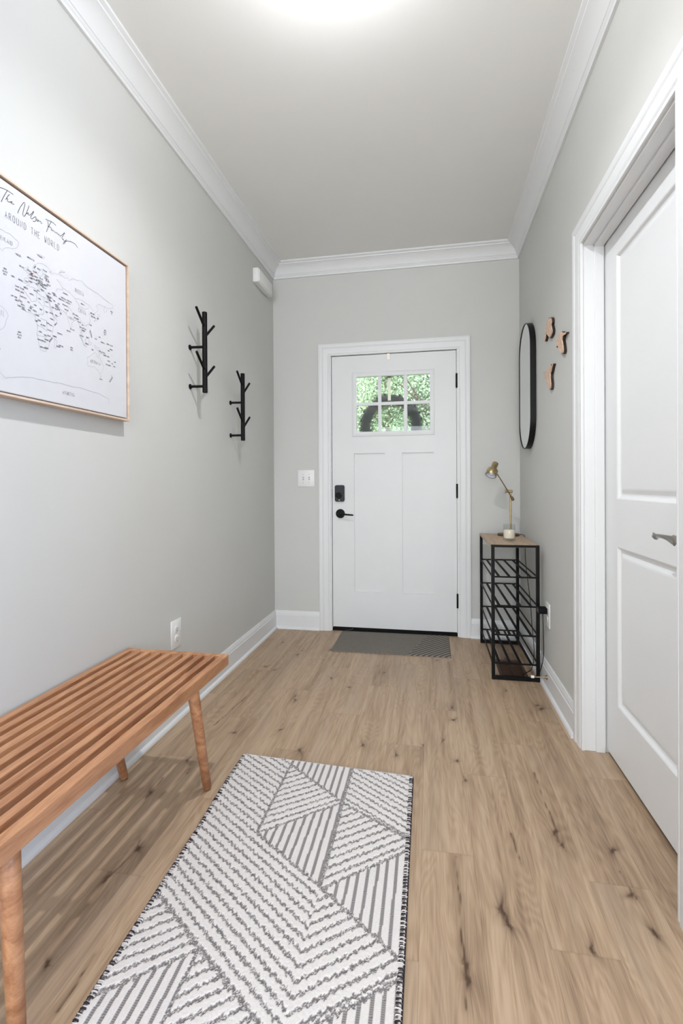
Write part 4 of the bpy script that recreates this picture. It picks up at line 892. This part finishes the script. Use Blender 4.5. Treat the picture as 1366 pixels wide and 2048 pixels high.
hr = empty('wreath_hanger', (.872, D, 2.03), 'cream over-the-door wreath hanger clipped on top of the entry door', 'wreath hanger')
b = MB(); b.box(.861, .883, D-.0005, D+.0025, 1.986, 2.0325, .001); b.box(.861, .883, D+.0005, D+.054, 2.0305, 2.0325, .0005); b.box(.861, .883, D+.051, D+.053, 1.70, 2.032, .0005)
b.box(.861, .883, D+.053, D+.075, 1.700, 1.703); b.build('strap', hm, hr)
MB().box(.858, .884, D+.0495, D+.0505, 1.868, 1.880).build('pad', rubber_m, hr)
b = MB(); b.tube([(.548, 3.470, .010), (.565, 3.476, .011), (.585, 3.481, .013), (.602, 3.487, .021)], .0022, n=6)
tag(b.build('twig', mat('twig_brown', (88, 66, 56), .8), smooth=60), 'thin brown twig on the back left corner of the doormat', 'twig')

# ------------------------------------------------------------------ outside
grm = mat('lawn_grass', (96, 132, 66), .9, var=.3, scale=3)
b = MB(); b.box(-30, 32, D+WT, D+60, -.25, -.2); struct(b, 'ground', grm)
b = MB(); b.box(-1.5, 3.5, D+WT, D+1.7, -.2, -.02); struct(b, 'porch_floor', mat('porch_concrete', (150, 148, 142), .85))
bark = mat('grey_bark', (120, 108, 96), .9, var=.3)
def tree(x, y, z0, h, rx, rz, n, leafc, label, ls=.12):
    r = empty('tree', (x, y, -.2), label, 'tree', 'trees in the front garden')
    b = MB(); b.tube([(x, y, -.2), (x+.05, y, h*.35), (x-.03, y+.05, h*.7), (x, y, h*.95)], .1, n=10, radii=[.11, .085, .055, .02])
    for k in range(9):
        a_ = 2*PI*k/9+random.random(); z = h*random.uniform(.25, .8)
        b.tube([(x, y, z), (x+rx*.4*math.cos(a_), y+rx*.4*math.sin(a_), z+.25), (x+rx*.85*math.cos(a_), y+rx*.85*math.sin(a_), z+.45+random.random()*.4)], .03, n=6, radii=[.035, .02, .007])
    b.build('trunk', bark, r, smooth=60)
    P = rng.normal(size=(n, 3)); P /= np.linalg.norm(P, axis=1)[:, None]; R_ = rng.random(n)**.45
    # clumps
    cl = rng.normal(size=(40, 3)); cl /= np.linalg.norm(cl, axis=1)[:, None]; cl *= (rng.random(40)**.5)[:, None]
    ci = rng.integers(0, 40, n); Q = cl[ci]*.85+P*R_[:, None]*.32
    c0 = np.stack([x+Q[:, 0]*rx, y+Q[:, 1]*rx, z0+Q[:, 2]*rz], -1)
    d = rng.normal(size=(n, 3)); d /= np.linalg.norm(d, axis=1)[:, None]; e_ = rng.normal(size=(n, 3)); e_ = np.cross(d, e_); e_ /= np.linalg.norm(e_, axis=1)[:, None]
    L_ = ls*(.6+.8*rng.random(n))[:, None]
    V_ = np.stack([c0-d*L_*.5, c0+e_*L_*.27, c0+d*L_*.5, c0-e_*L_*.27], 1).reshape(-1, 3)
    me = bpy.data.meshes.new('foliage'); Fa = np.arange(4*n, dtype=np.int32)
    me.vertices.add(4*n); me.vertices.foreach_set('co', V_.ravel()); me.loops.add(4*n); me.loops.foreach_set('vertex_index', Fa); me.polygons.add(n)
    me.polygons.foreach_set('loop_start', np.arange(0, 4*n, 4, dtype=np.int32)); me.polygons.foreach_set('loop_total', np.full(n, 4, dtype=np.int32)); me.update(calc_edges=True)
    m, t, bs_ = nmat('leaf_green'); tcn = t.nodes.new('ShaderNodeTexCoord'); nn = t.nodes.new('ShaderNodeTexNoise'); nn.inputs['Scale'].default_value = 4; t.links.new(tcn.outputs['Object'], nn.inputs['Vector'])
    rpn = t.nodes.new('ShaderNodeValToRGB'); rpn.color_ramp.elements[0].position = .40; rpn.color_ramp.elements[1].position = .60
    rpn.color_ramp.elements[0].color = (*[v*.32 for v in lin(leafc)], 1); rpn.color_ramp.elements[1].color = (*[min(1, v*1.6) for v in lin(leafc)], 1)
    t.links.new(nn.outputs[0], rpn.inputs[0]); t.links.new(rpn.outputs[0], bs_.inputs['Base Color']); bs_.inputs['Roughness'].default_value = .5
    setin(bs_, 'Transmission Weight', 0)
    o = link('foliage', me, m, r); o['kind'] = 'stuff'
tree(-.62, 7.1, 2.2, 3.1, .72, .95, 9000, (138, 160, 128), 'small green tree seen through the left glass panes of the door', .045)
tree(1.25, 7.5, 2.3, 3.3, .75, 1.0, 8000, (142, 164, 136), 'small green tree seen through the right glass panes of the door', .045)
tree(.3, 10.0, 3.0, 4.6, 1.15, 1.7, 11000, (164, 184, 150), 'pale green tree seen through the middle glass panes of the door', .055)
tree(-2.7, 10.2, 3.0, 4.6, 1.2, 1.6, 7000, (136, 160, 128), 'green tree beyond the far left edge of the door glass', .08)
tree(3.2, 10.4, 3.0, 4.6, 1.2, 1.6, 7000, (138, 162, 134), 'green tree beyond the far right edge of the door glass', .08)
tree(.0, 14.6, 4.0, 6.6, 2.6, 2.6, 8000, (176, 194, 164), 'large pale tree farthest back behind the other garden trees', .12)
